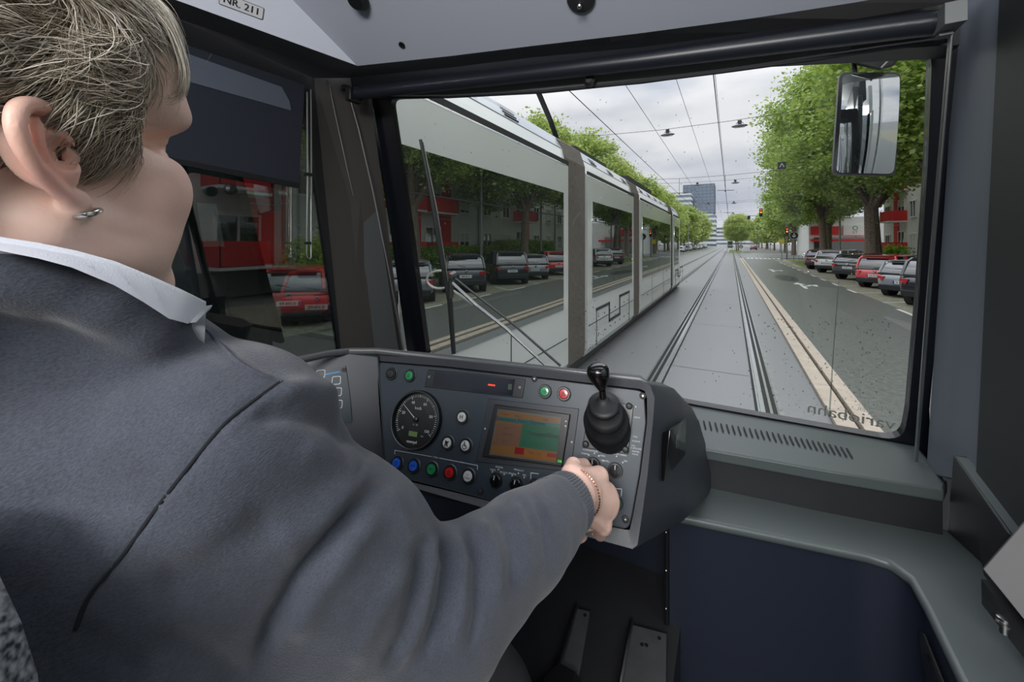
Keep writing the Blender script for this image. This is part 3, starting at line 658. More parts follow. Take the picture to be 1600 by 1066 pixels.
disc_sign('road_sign', 6.15, 54, 2.95, .42, 'round blue arrow sign beside the traffic light mast', m_blue, 'disc')
disc_sign('road_sign', 1.9, 99, 1.35, .42, 'round blue sign on the tip of the median island', m_blue, 'disc')
disc_sign('road_sign', 5.3, 57, 2.3, .28, 'small yellow sign left of the traffic light mast', m_yel, 'plate')
disc_sign('road_sign', -7.2, 62, 3.6, .36, 'yellow stop flag beyond the end of the neighbouring tram', m_yel, 'plate')
b = MB(); b.box((1.95, 21, 5.5), (.3, .12, .3)); ls = b.build('lane_signal', m_black, label='small black hanging tram signal with a white mark beside the tree', cat='signal')
b = MB(); put_text(b, 'A', .26, (1.95, 20.93, 5.5), (1, 0, 0), (0, 0, 1), bold=.006); b.build('symbol', m_white, ls)
b = MB(); b.tube([(1.95, 21, 5.64), (1.95, 21, 7.75)], .006, 4); b.build('hanger', m_wire, ls)
b = MB(); b.box((-7.4, 46, .12), (1.6, 26, .24)); b.build('street_platform', m_kerb, kind='structure')
# waiting shelter behind the platform
sh = empty('tram_shelter', (-7.9, 56, 0), 'glass tram stop shelter with dark roof left of the tracks', 'shelter')
b = MB(); b.box((-7.9, 56, 2.5), (1.5, 5, .14)); b.build('roof', m_tdark, sh)
b = MB(); b.box((-8.6, 56, 1.3), (.04, 4.8, 2.1)); b.build('glass_wall', clear_glass('shelter_glass', (200, 215, 210)), sh)
for y in (53.7, 58.3): b = MB(); b.tube([(-7.3, y, .24), (-7.3, y, 2.45)], .04, 6); b.build('post', m_tdark, sh)

def bicycle(x, y, rz, col, label):
    root = empty('bicycle', (0, 0, 0), label, 'bicycle')
    for wy in (-.52, .52):
        b = MB(); b.tube([(0, wy + .34 * math.cos(a), .34 + .34 * math.sin(a)) for a in [k * math.pi / 12 for k in range(25)]], .018, 6)
        for k in range(8): b.tube([(0, wy, .34), (0, wy + .33 * math.cos(k * .785), .34 + .33 * math.sin(k * .785))], .004, 4)
        b.build('wheel', m_tyre, root)
    b = MB()
    for p, q in (((-.15, .32), (.0, .0)),): pass
    for a_, c_ in (((0, -.52, .34), (0, -.18, .82)), ((0, -.52, .34), (0, -.05, .3)), ((0, -.05, .3), (0, -.2, .9)), ((0, -.05, .3), (0, .38, .78)), ((0, -.17, .78), (0, .36, .86)), ((0, .52, .34), (0, .34, .98))): b.tube([a_, c_], .018, 6)
    b.build('frame', mat('bicycle_paint_' + str(col[0]), col, .35), root)
    b = MB(); b.tube([(-.28, .22, 1.02), (-.1, .34, 1.0), (.1, .34, 1.0), (.28, .22, 1.02)], .014, 6); b.build('handlebar', m_pole, root)
    b = MB(); b.ball((0, -.22, .94), (.07, .13, .035)); b.build('saddle', m_black, root)
    root.location = (x, y, -.05); root.rotation_euler = (0, 0, rz)
bicycle(8.0, 61.5, .5, (226, 226, 224), 'white bicycle parked in front of the shop')
bicycle(9.0, 62.2, 1.0, (40, 42, 46), 'black bicycle parked in front of the shop')
# ================================================================= the driver's cab
m_dash = mat('dash_plastic', (60, 63, 69), .42, noise_s=300, noise_a=.05, bump=.15, bump_s=900)
m_dashd = mat('dash_plastic_dark', (44, 45, 47), .45, bump=.15, bump_s=900)
m_ledge = mat('ledge_painted_metal', (84, 92, 92), .38, bump=.1, bump_s=700)
m_navy = mat('navy_panel', (34, 40, 54), .42, bump=.08, bump_s=700)
m_panel = mat('instrument_panel_blue_grey', (40, 52, 62), .42, bump=.05, bump_s=900)
m_pillar = mat('pillar_grey', (60, 58, 56), .5, bump=.08, bump_s=700)
m_rubber = mat('black_rubber', (18, 20, 24), .5)
m_ceil = mat('ceiling_light_grey', (176, 181, 194), .5, bump=.05, bump_s=400)
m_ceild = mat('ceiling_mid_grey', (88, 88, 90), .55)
m_frit = mat('glass_black_border', (16, 18, 24), .25)
m_rod = mat('brushed_rod', (190, 190, 188), .28, metal=1)
m_blindf = mat('roller_blind_fabric', (30, 36, 48), .8, noise_s=600, noise_a=.2)
m_glossk = mat('gloss_black', (14, 14, 15), .18, coat=.5)
m_print = mat('white_print', (198, 204, 208), .6)
m_dark = mat('dark_void', (12, 12, 13), .8)
m_plate2 = mat('footplate_metal', (96, 98, 99), .38, metal=.4, noise_s=30, noise_a=.1)
# windscreen: raked plane (foot farther forward than the head)
WN = Vector((0, 1.1, .25)).normalized(); WP0 = Vector((0, 1.5, CH - .55))
def onW(px, py, d=0): return onP(px, py, WP0 - WN * d, WN)
def ring_mesh(name, outer, inner, m, thick, **k):
    """frame between two loops of equal length"""
    b = MB(); n = len(outer); t = Vector(thick)
    b.add(outer + inner + [p + t for p in outer] + [p + t for p in inner],
          [f for i in range(n) for j in [(i + 1) % n] for f in ((i, j, n + j, n + i), (2 * n + i, 3 * n + i, 3 * n + j, 2 * n + j), (n + i, n + j, 3 * n + j, 3 * n + i), (i, 2 * n + i, 2 * n + j, j))])
    return b.build(name, m, **k)
gl_px = [(609, 154), (800, 146), (1000, 128), (1200, 100), (1457, 68), (1450, 250), (1437, 450), (1420, 640), (1411, 690), (1330, 676), (1085, 632), (900, 596), (667, 556), (640, 360)]
ou_px = [(572, 128), (800, 106), (1000, 84), (1200, 58), (1500, 16), (1494, 250), (1470, 450), (1452, 640), (1456, 745), (1330, 702), (1085, 650), (900, 614), (640, 578), (610, 360)]
gi = [onW(x, y) for x, y in gl_px]; go = [onW(x, y) for x, y in ou_px]
rad = [.035, 0, 0, 0, .05, 0, 0, 0, .05, 0, 0, 0, .03, 0]
def round_same(pts, n=5): return round_poly(pts, rad, n)
def match(outer, inner_r):
    """outer loop resampled so each inner point has a partner"""
    out = []; k = 0
    for i, r_ in enumerate(rad):
        out += [outer[i]] * (6 if r_ > 0 else 1)
    return out
gir = round_same(gi); gor = match(go, gir)
fr_ = ring_mesh('window_1_frame', gor, gir, m_frit, (0, .03, 0.004), kind='structure')
b = MB(); b.slab([p + Vector((0, .012, 0)) for p in gir], (0, .006, 0)); ws = b.build('window_1', clear_glass('windscreen_glass', (250, 251, 250), .6), kind='structure')
# raindrops and dried streak on the windscreen
rng = np.random.default_rng(12); b = MB()
m_drop = clear_glass('raindrop_water', (214, 220, 222), 1.6, .05)
for k in range(900):
    if k < 420: px = rng.normal(1320, 90); py = rng.uniform(500, 672)
    elif k < 560: px = rng.uniform(890, 960); py = rng.normal(535, 30)
    else: px = rng.uniform(620, 1430); py = rng.uniform(150, 560)
    if px > 1395 or py > 553 + (px - 667) * .17: continue
    p = onW(px, py) + Vector((0, .02, .002)); r_ = abs(rng.normal(.0011, .0006)) + .0004; b.ball(p, (r_, r_ * .5, r_ * 1.2), 5, 4)
b.build('raindrops', m_drop, ws, kind='stuff')
b = MB(); b.tube([onW(1313, 440) + Vector((0, .019, 0)), onW(1304, 560) + Vector((0, .019, 0)), onW(1298, 655) + Vector((0, .019, 0))], [.0006, .0016, .0022], 6); b.build('water_streak', m_drop, ws)
frosted = clear_glass('frosted_vinyl', (150, 150, 146), 1.2, .5)
_t = frosted.node_tree; _d = nd(_t, 'ShaderNodeBsdfTranslucent'); _d.inputs[0].default_value = lin((225, 225, 220)); _m = nd(_t, 'ShaderNodeMixShader'); _m.inputs[0].default_value = .45
_o = [n for n in _t.nodes if n.type == 'OUTPUT_MATERIAL'][0]; _s = _o.inputs[0].links[0].from_socket; _t.links.new(_s, _m.inputs[1]); _t.links.new(_d.outputs[0], _m.inputs[2]); _t.links.new(_m.outputs[0], _o.inputs[0])
# mirrored lettering stuck on the outside
b = MB(); c = onW(1338, 655) + Vector((0, .022, 0)); u_ = onW(1400, 676) - onW(1276, 650); put_text(b, 'variobahn', .052, onW(1330, 655) + Vector((0, .022, 0)), u_, WN.cross(Vector((-1, 0, 0))), True, .001)
put_text(b, 'STADLER', .018, onW(1368, 648) + Vector((0, .022, 0)), u_, WN.cross(Vector((-1, 0, 0))), True)
b.build('window_lettering', frosted, ws)
# ---- wiper outside the windscreen
def wp(px, py, d=.04): return onW(px, py, -d)
wr = empty('windscreen_wiper', wp(703, 555), 'black windscreen wiper standing upright on the left of the windscreen', 'wiper')
b = MB(); b.tube([wp(657, 218), wp(672, 290), wp(690, 400), wp(703, 470), wp(709, 552)], [.007, .011, .013, .013, .011], 8); b.build('blade_frame', m_dashd, wr, smooth=True)
b = MB(); b.tube([wp(661, 222, .03), wp(683, 330, .03), wp(700, 440, .03)], .003, 6); b.tube([wp(668, 260, .055), wp(697, 420, .055)], .004, 6); b.build('blade_rubber', m_rod, wr)
b = MB(); b.tube([wp(702, 428, .06), wp(742, 460, .06), wp(800, 505, .06), wp(876, 572, .06)], .0055, 8); b.build('upper_arm', m_dashd, wr)
b = MB(); b.tube([wp(704, 440, .06), wp(745, 478, .06), wp(790, 513, .06), wp(852, 570, .06)], .0085, 8); b.build('lower_arm', mat('wiper_arm_grey', (120, 122, 124), .35, metal=.5), wr)
b = MB(); pts = []
for k in range(13):
    a = math.radians(60 + k * 20); pts.append(wp(687 + 20 * math.cos(a), 437 - 14 * math.sin(a), .06))
b.tube(pts + [wp(705, 452, .06), wp(740, 476, .06)], .0055, 8); b.build('washer_hose', mat('hose_white', (190, 192, 190), .4), wr, smooth=True)
b = MB(); b.lathe(wp(702, 432, .03), WN, [(.014, 0), (.014, .04), (.008, .045)], 12); b.box(wp(704, 450, .05), (.02, .02, .09)); b.build('knuckle', m_plate2, wr)
# ---- exterior door mirror
mp_ = lambda px, py, y=1.82: onY(px, py, y)
mr = empty('door_mirror', mp_(1355, 112), 'tall black exterior mirror hanging outside the upper right windscreen corner', 'mirror')
mc = mp_(1356, 193); n_m = Vector((-.10, -1, -.02)).normalized()
n_m = (((CAM - mc).normalized() + Vector((.20, -.98, -.04)).normalized()).normalized())
uu = n_m.cross(UP).normalized() * -1; vv = uu.cross(n_m).normalized()
if vv.z < 0: vv = -vv
def mo(px, py, d=0):
    return onP(px, py, mc + n_m * d, n_m)
crn = [(1312, 113), (1408, 113), (1399, 276), (1301, 274)]
oc = round_poly([mo(x, y) for x, y in crn], .022); ic = round_poly([mo(x + (4 if x < 1350 else -4), y + (4 if y < 200 else -4)) for x, y in crn], .019)
cen = sum((p for p in oc), Vector()) / len(oc)
b = MB(); b.loft([oc, [p - n_m * .03 for p in oc], [cen + (p - cen) * .9 - n_m * .075 for p in oc]]); b.build('mirror_housing', mat('mirror_housing_black', (30, 31, 34), .4), mr, smooth=True)
b = MB(); rr0 = .95; cI = sum((p for p in ic), Vector()) / len(ic); ringsm = []
icd = []
for i_ in range(len(ic)):
    p_, q_2 = ic[i_], ic[(i_ + 1) % len(ic)]; m_2 = max(1, int((q_2 - p_).length / .008)); icd += [p_.lerp(q_2, k_ / m_2) for k_ in range(m_2)]
ic = icd
for q in [1 - k_ / 24 for k_ in range(24)] + [.005]:
    rg = []
    for p in ic:
        v = (p - cI) * q; rg.append(cI + v + n_m * (.0015 + (math.sqrt(rr0 ** 2 - v.length ** 2) - math.sqrt(rr0 ** 2 - .22 ** 2))))
    ringsm.append(rg)
b.loft([[p - n_m * .004 for p in ic]] + ringsm); b.build('mirror_glass', mat('silvered_mirror', (205, 210, 212), .02, metal=1), mr, smooth=True, autos=60)
b = MB(); b.tube([mo(1336, 118, -.04), mo(1334, 98, -.05)], .008, 8); b.build('mirror_stem', m_dashd, mr)
b = MB(); b.loft([[onY(x, y, yy) for x, y in ((1318, 88), (1345, 74), (1420, 66), (1418, 74), (1396, 104), (1372, 110), (1340, 102))] for yy in (1.74, 1.86)]); b.build('mirror_arm', m_dashd, mr, bevel=.008)
b = MB(); b.tube([onY(1396, 74, 1.73), onY(1386, 96, 1.73), onY(1376, 106, 1.73)], .004, 6); b.build('arm_cable', m_rod, mr)
b = MB(); b.slab([(.12, 1.3, CH + .735), (.95, 1.3, CH + .735), (.85, 1.95, CH + .735), (.12, 1.95, CH + .735)], (0, 0, .05)); b.build('roof_nose_outer', m_tw, kind='structure')
b = MB(); b.tube([onY(1390, 72, 1.8), onY(1390, 72, 1.8) + Vector((0, 0, .12))], .03, 8); b.build('arm_root', m_dashd, mr)
# ---- our own flank outside, seen in the mirror
b = MB(); b.box((.86, -7.2, 1.9), (.03, 14, 1.5)); b.build('wall_outer_glazing', m_tglass, kind='structure')
b = MB(); b.box((.85, -7.2, .72), (.06, 14, .85)); b.box((.85, -7.2, 2.95), (.06, 14, .6))
for y in (-.3, -4.2, -8.4): b.box((.865, y, 1.9), (.04, .32, 1.6))
b.slab([(.60, 1.22, .4), (.68, 1.0, .4), (.68, 1.0, 3.2), (.60, 1.22, 3.2)], (.01, .01, 0))
b.build('wall_outer_skin', m_tw, kind='structure')
# ---- side window, left: plane x = XL
XL = -1.42
b = MB(); sg = [Vector((XL, -.95, 2.75)), onX(482, 100, XL), onX(482, 130, XL), onX(503, 300, XL), onX(541, 556, XL), onX(543, 600, XL), Vector((XL, -.95, 1.5))]; b.slab(sg, (-.006, 0, 0)); w2 = b.build('window_2', clear_glass('side_window_glass', (205, 212, 210), 3.0), kind='structure')
b = MB()
b.box((XL - .04, -.05, 1.0), (.05, 2.3, 1.12)); b.box((XL - .04, -.05, 2.95), (.05, 2.3, .5)); b.box((XL - .04, -1.1, 1.9), (.05, .3, 2.4)); b.build('wall_left', m_dashd, kind='structure')
# rubber seal at the front edge of the side window
b = MB(); b.slab([onX(x, y, XL + .012) for x, y in ((474, 130), (492, 134), (510, 300), (549, 556), (533, 556), (497, 300))], (-.03, 0, 0)); b.build('window_2_seal', m_rubber, kind='structure')
b = MB(); b.slab([onX(x, y, XL + .01) for x, y in ((245, 18), (490, 118), (492, 137), (245, 58))], (-.04, 0, 0)); b.build('window_2_head', m_rubber, kind='structure')
# roller blind half pulled down over the side window
rb_ = empty('roller_blind', onX(370, 280, XL + .03), 'dark navy roller blind half pulled down over the side window', 'blind')
b = MB(); b.slab([onX(x, y, XL + .035) for x, y in ((200, 40), (476, 132), (467, 290), (200, 235))], (-.003, 0, 0)); b.build('fabric', m_blindf, rb_)
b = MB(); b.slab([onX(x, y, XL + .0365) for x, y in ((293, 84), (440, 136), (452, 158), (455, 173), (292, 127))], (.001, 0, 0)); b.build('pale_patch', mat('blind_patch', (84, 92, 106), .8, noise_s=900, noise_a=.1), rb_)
b = MB(); b.slab([onX(x, y, XL + .045) for x, y in ((200, 232), (467, 286), (467, 294), (200, 241))], (-.012, 0, 0)); b.build('hem_bar', m_rubber, rb_)
b = MB(); b.lathe(onX(358, 296, XL + .05), (1, 0, 0), [(.002, .0), (.016, 0), (.016, .014), (.008, .02)], 14); b.build('pull_knob', m_rubber, rb_, smooth=True)
gr = empty('blind_guide', onX(484, 404, XL + .05), 'thin chrome U-shaped guide rod beside the side window', 'guide rod')
b = MB(); b.tube([onX(480, 144, XL + .06), onX(480.5, 270, XL + .06), onX(479, 395, XL + .06), onX(481, 403, XL + .06), onX(484, 405, XL + .06), onX(486, 402, XL + .06), onX(486.5, 270, XL + .06), onX(486, 140, XL + .06)], .0028, 8); b.build('rod', m_rod, gr, smooth=True)
b = MB(); b.box(onX(483, 273, XL + .06), (.012, .03, .012)); b.box(onX(481, 380, XL + .06), (.012, .02, .01)); b.build('clip', m_rubber, gr)
# ---- left corner pillar
def Lp(px, py):  # surface from the side window to the windscreen edge
    a = onX(px, py, XL + .01); return a
A0, A1 = onX(490, 118, XL + .012), onX(542, 562, XL + .012)
B0, B1 = onW(548, 118, .03), onW(634, 566, .03)
C0, C1 = onW(575, 118, .02), onW(642, 580, .02)
m0, m1 = onW(505, 118, .22), onW(596, 600, .22)
b = MB()
b.loft([[A0, A1 + Vector((0, 0, -.2)), A1 + Vector((-.02, .015, -.2)), A0 + Vector((-.02, .015, 0))], [C0, C1 + Vector((0, 0, -.2)), C1 + Vector((-.02, .02, -.2)), C0 + Vector((-.02, .02, 0))]])
b.build('pillar_left', m_pillar, kind='structure')
b = MB(); q_ = Vector((-.022, .016, 0)); za = lambda f: (A0 + (C0 - A0) * .02) 
def pil(u, z_): return (A0.lerp(C0, u) + Vector((0, 0, z_ - A0.lerp(C0, u).z))) + Vector((0, (2.6 - z_) * .2 * u + (2.6 - z_) * .14 * (1 - u), 0)) + q_
b.slab([pil(.05, 2.62), pil(.95, 2.62), pil(.95, 1.2), pil(.05, 1.2)], q_ * .3); po_ = b.build('pillar_outer_skin', m_seam, kind='structure')
b = MB(); b.slab([pil(.1, 2.32) + q_ * .4, pil(.55, 2.32) + q_ * .4, pil(.55, 2.08) + q_ * .4, pil(.1, 2.08) + q_ * .4], q_ * .1); b.build('reflection_panel', m_tw, po_)  # white panel added out of view, to mirror as a pale rectangle
def onPil(px, py): return onP(px, py, A0 + (A1 - A0) * .0 + (CAM - A0).normalized() * .004, (C0 - A0).cross(A1 - A0))
r0 = empty('pillar_cable', onPil(632, 545), 'thin bright cable running down the left corner pillar', 'cable')
b = MB(); b.tube([onPil(513, 124), onPil(524, 180), onPil(541, 258), onPil(552, 306)], [.0022, .0018, .0012, .0006], 6); b.build('trim_line', m_rod, r0)
b = MB(); b.tube([onPil(545, 146), onPil(560, 200), onPil(583, 300), onPil(607, 420), onPil(630, 545)], .003, 8); b.build('cable', m_rod, r0)
b = MB(); b.ball(onPil(547, 150), .009); b.box(onPil(540, 138), (.03, .03, .02)); b.build('cable_clamp', m_rubber, r0)
# ---- windscreen head: black rail, roller tube, grey strip, hem bar
b = MB(); b.slab([onW(x, y, .10) for x, y in ((540, 112), (800, 82), (1000, 62), (1200, 38), (1500, -14), (1500, 70), (1200, 88), (1000, 106), (800, 125), (545, 146))], (0, .07, 0)); b.build('window_1_head', m_rubber, kind='structure')
rl = empty('windscreen_blind', onW(1000, 110, .15), 'rolled-up dark roller blind along the top of the windscreen', 'blind')
b = MB(); b.tube([onW(x, y, .16) for x, y in ((556, 146), (800, 119), (1000, 96), (1200, 70), (1476, 34))], .024, 16); b.build('roller_tube', mat('roller_tube_dark', (30, 34, 42), .35), rl, smooth=True)
b = MB(); b.slab([onW(x, y, .12) for x, y in ((600, 148), (800, 130), (1000, 106), (1200, 84), (1330, 66), (1330, 76), (1200, 97), (1000, 125), (800, 146), (600, 152))], (0, .002, 0)); b.build('blind_strip', mat('blind_strip_grey', (92, 98, 96), .7), rl)
b = MB(); b.tube([onW(x, y, .12) for x, y in ((560, 152), (700, 151), (850, 143), (1000, 127.5), (1130, 111), (1260, 93), (1380, 75), (1480, 62))], .0065, 8); b.build('hem_bar', m_rubber, rl, smooth=True)
b = MB(); b.lathe(onW(923, 128, .13), (0, -1, 0), [(.001, 0), (.017, 0), (.017, .014), (.009, .02)], 16); b.build('pull_knob', m_rubber, rl, smooth=True)
b = MB(); b.box(onW(1475, 40, .17), (.02, .02, .045)); b.box(onW(1484, 28, .19), (.03, .05, .04)); b.build('end_bracket', mat('bracket_grey', (120, 124, 124), .5), rl)
b = MB(); b.box(onW(553, 150, .17), (.03, .06, .05)); b.build('end_bracket', m_rubber, rl, bevel=.004)
# ---- ceiling: left light fascia, front fascia, dark undersides
P = Vector((-1.12, .95, 0)); P = atD(558, 103, 1.36)
Q = onY(1480, -14, 1.10)
nf = (Q - P).cross(Vector((0, -.62, .38))).normalized()
def onF(px, py): return onP(px, py, P, nf)
dg = onF(430, -28)                                 # along the seam between the fascias
nl = (dg - P).cross(Vector((.0, -1, .02))).normalized()
nl = (dg - P).cross(onX(200, -28, XL + .09) - P).normalized()
def onLf(px, py): return onP(px, py, P, nl)
far = [onF(x, y) for x, y in ((1480, -12), (1480, -140), (300, -140))]
b = MB(); b.slab([onF(x, y) for x, y in ((558, 103), (700, 88), (830, 72), (1000, 52), (1180, 28), (1335, 4), (1480, -22), (1560, -160), (360, -85), (430, -28))], nf * -.03 if nf.z < 0 else nf * .03); ce = b.build('ceiling', m_ceil, kind='structure')
up_ = Vector((0, 0, .03))
b = MB(); b.slab([onLf(x, y) for x, y in ((557, 102), (430, -28), (360, -85), (150, -60), (200, -24), (275, 0))], up_); cl = b.build('ceiling_side', mat('ceiling_pale', (196, 201, 214), .5), kind='structure')
b = MB(); b.box((-.45, .02, CH + .99), (2.1, 1.15, .03)); b.build('ceiling_rear', m_ceil, kind='structure')
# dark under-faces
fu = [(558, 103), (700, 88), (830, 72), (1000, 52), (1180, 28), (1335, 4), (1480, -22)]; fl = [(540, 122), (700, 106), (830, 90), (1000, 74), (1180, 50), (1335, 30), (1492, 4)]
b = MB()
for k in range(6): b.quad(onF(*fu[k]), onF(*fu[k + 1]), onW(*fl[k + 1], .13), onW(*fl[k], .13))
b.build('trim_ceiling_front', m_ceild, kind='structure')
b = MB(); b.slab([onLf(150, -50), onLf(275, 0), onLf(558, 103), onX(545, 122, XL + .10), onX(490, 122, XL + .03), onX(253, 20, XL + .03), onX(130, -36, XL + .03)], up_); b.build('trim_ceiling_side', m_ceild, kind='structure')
# sticker NR. 211
st_ = empty('number_sticker', onLf(378, 10), 'white sticker with a black number on the left ceiling fascia', 'sticker')
sn = nl if nl.z < 0 else -nl
su = (onLf(411, 22) - onLf(345, -3)).normalized(); sv = sn.cross(su) * 1; 
if sv.z < 0: sv = -sv
if sv.cross(su).dot(sn) > 0: pass
cS = onLf(378, 9.5) + sn * .0012
hw_, hh_ = (onLf(412, 23) - onLf(343, -4)).length / 2, .0165
b = MB(); b.slab([cS + su * x + sv * y for x, y in rrect(hw_ * 2, hh_ * 2, .004)], sn * .0008); b.build('backing', m_black, st_)
b = MB(); b.slab([cS + sn * .001 + su * x + sv * y for x, y in rrect(hw_ * 2 - .003, hh_ * 2 - .003, .003)], sn * .0006); b.build('label_face', mat('sticker_white', (190, 192, 196), .5), st_)
b = MB(); put_text(b, 'NR. 211', .026, cS + sn * .0022, su, sv, bold=.0007); b.build('lettering', m_black, st_)
# fittings on the front fascia
fn = nf if nf.z < 0 else -nf
b = MB(); b.lathe(onF(628, 70), fn, [(.010, 0), (.010, .003), (.006, .003), (.006, .0)], 16); b.build('ceiling_plug', m_black, label='small round black plug in the front ceiling fascia', cat='plug')
b = MB(); c = onF(981, 58); a = (onF(1009, 54) - onF(953, 61)); b.slab([c + a.normalized() * x + fn.cross(a).normalized() * y for x, y in rrect(a.length, .013, .006)], fn * .002); b.build('ceiling_slot', m_black, label='long black slot handle near the edge of the front ceiling fascia', cat='slot')
b = MB(); b.lathe(onF(908, -4), fn, [(.035, 0), (.035, .006), (.02, .012)], 16); hk = b.build('ceiling_lock', m_dashd, label='black swivel lock at the top edge of the ceiling fascia', cat='lock', smooth=True)
b = MB(); b.lathe(onF(908, 2) + fn * .012, fn, [(.006, 0), (.006, .012), (.004, .014)], 12); b.build('pin', m_rod, hk)
b = MB(); b.lathe(onF(560, -3), fn, [(.032, 0), (.032, .01), (.022, .022)], 18); b.build('ceiling_nozzle', m_rubber, label='black round air nozzle at the top edge of the ceiling', cat='air nozzle', smooth=True)
# ---- right A-pillar, rod, right wall
XR = .50
b = MB(); b.slab([onX(1446, 740, .45), onX(1500, -60, .45), onX(1566, -60, .45), onX(1535, 760, .45)], (.03, 0, 0)); b.build('pillar_right', mat('pillar_slate', (104, 112, 122), .42), kind='structure', bevel=.004)
b = MB(); b.slab([onX(1564, -60, .444), Vector((.444, .97, 2.9)), Vector((.444, .97, .9)), onX(1522, 800, .444)], (.05, 0, 0))
b.box((XR + .02, .1, 1.1), (.05, 1.9, .9)); b.box((XR + .02, .1, 2.9), (.05, 1.9, .35)); b.box((XR + .05, 1.25, 1.35), (.06, .7, .7)); b.build('wall_right', mat('wall_dark', (34, 37, 38), .5), kind='structure')
rd = empty('guide_rod', onZ(1431, 742, CH - .555), 'slim chrome rod standing on a round foot at the right windscreen edge', 'guide rod')
b = MB(); b.tube([onW(1430, 732, .10), onW(1456, 400, .12), onW(1487, 42, .14)], .0042, 10); b.build('rod', m_rod, rd, smooth=True)
b = MB(); p = onW(1430, 741, .10); b.lathe(p, (0, 0, 1), [(.021, -.004), (.021, .001), (.013, .004), (.008, .006), (.007, .018), (.005, .02)], 20); b.build('rod_foot', m_rod, rd, smooth=True)
b = MB(); b.slab([Vector((XR + .02, -.85, 1.5)), Vector((XR + .02, 1.02, 1.5)), Vector((XR + .02, 1.02, 2.75)), Vector((XR + .02, -.85, 2.75))], (.006, 0, 0)); b.build('window_3', clear_glass('side_window_glass_right', (235, 240, 238), 1.0), kind='structure')
# ---- ledge under the windscreen with demister slots
zl = CH - .558
l_back = [onZ(900, 610, zl), onZ(1085, 650, zl), onZ(1330, 700, zl), onZ(1434, 728, zl)]
l_back = [Vector((-1.3, 1.5, zl)), Vector((.42, 1.49, zl))]
fp = [onZ(1475, 765, zl), onZ(1290, 735, zl), onZ(1105, 702, zl), onZ(1000, 690, zl)]; fp.append(fp[-1] + Vector((-1.0, -.02, 0)))
b = MB(); b.slab([Vector((-1.32, 1.53, zl)), Vector((.45, 1.50, zl)), onX(1480, 752, XR - .005)] + fp, (0, 0, -.03)); lg = b.build('window_ledge', m_ledge, kind='structure', bevel=.005, seg=3)
b = MB()
for k in range(27):
    t_ = k / 26; px = 1092 + (1327 - 1092) * t_; py = 663 + 45 * t_ + 2.5 * math.sin(t_ * 3.14) * -1
    a = onZ(px - 1.5 + t_ * -3, py - 7 - t_, zl + .0008); c = onZ(px + 1.5 + t_ * 3.5, py + 6 + 2 * t_, zl + .0008); d_ = (c - a); s_ = Vector((-d_.y, d_.x, 0)).normalized() * .0022
    b.quad(a - s_, a + s_, c + s_, c - s_)
b.build('demister_slots', m_dark, lg)
b = MB(); fw_ = [p + Vector((0, .006, -.03)) for p in fp]
for k in range(len(fw_) - 1): b.slab([fw_[k], fw_[k + 1], fw_[k + 1] + Vector((0, 0, -.1)), fw_[k] + Vector((0, 0, -.1))], (0, .01, 0))
b.build('ledge_riser', m_dashd, kind='structure')
# ---- lower shelf, L-shaped
zs = CH - .665
edge = [onZ(960, 786, zs), onZ(1090, 812, zs), onZ(1230, 841, zs), onZ(1355, 867, zs), onZ(1390, 878, zs), onZ(1420, 900, zs), onZ(1445, 945, zs), onZ(1500, 1060, zs)]
e_end = edge[-1] + (edge[-1] - edge[-2]) * 2.5
out = [Vector((XR, e_end.y, zs)), Vector((XR, 1.3, zs)), Vector((-1.0, 1.3, zs)), Vector((-1.0, edge[0].y, zs))]
b = MB(); b.slab(edge + [e_end] + out, (0, 0, -.022)); b.build('shelf_structure', m_ledge, kind='structure', bevel=.009, seg=4)
# navy front and side panel below the shelf
b = MB(); pth = edge + [e_end]; pth = [p + (Vector((0, .02, -.02))) if i < 4 else p + Vector((.02, 0.004, -.02)) for i, p in enumerate(pth)]
pth = pth[0:]
x0n = onY(1047, 900, pth[1].y).x; pth = [Vector((x0n, pth[1].y - (pth[2] - pth[1]).y / (pth[2] - pth[1]).x * (pth[1].x - x0n), pth[0].z))] + pth[1:]
pr_ = round_poly(pth, [0, .01, .01, .03, .03, .03, .03, .05, 0], 5)
b.loft([pr_, [p + Vector((0, 0, -1.0)) for p in pr_]], False, False)
b.build('wall_lower_panel', m_navy, kind='structure', smooth=True, autos=70)
b = MB(); q = pth[0] + Vector((-.006, -.004, -.005)); b.tube([q, q + Vector((0, 0, -.9))], .006, 8); gk = b.build('trim_gasket', m_rubber, kind='structure')
b = MB()
for k in range(4): b.ball(q + Vector((-.001, -.006, -.03 - k * .095)), .003)
b.build('screw', m_rod, gk)
# dark pocket right of the navy panel, latch
sa = Vector((pth[-1].x - .003, 0, 0))
b = MB()
for px, py in ((1436, 985),): pass
lt = empty('panel_latch', onX(1455, 1040, pth[-2].x - .004), 'small recessed black latch at the lower right of the navy panel', 'latch')
b = MB(); b.slab([onX(x, y, pth[-2].x - .004) for x, y in ((1436, 986), (1442, 990), (1480, 1085), (1452, 1085), (1437, 1010))], (.003, 0, 0)); b.build('frame', m_dashd, lt)
b = MB(); b.slab([onX(x, y, pth[-2].x - .008) for x, y in ((1444, 1020), (1448, 1022), (1466, 1080), (1452, 1080), (1445, 1045))], (.003, 0, 0)); b.build('bolt', m_glossk, lt)
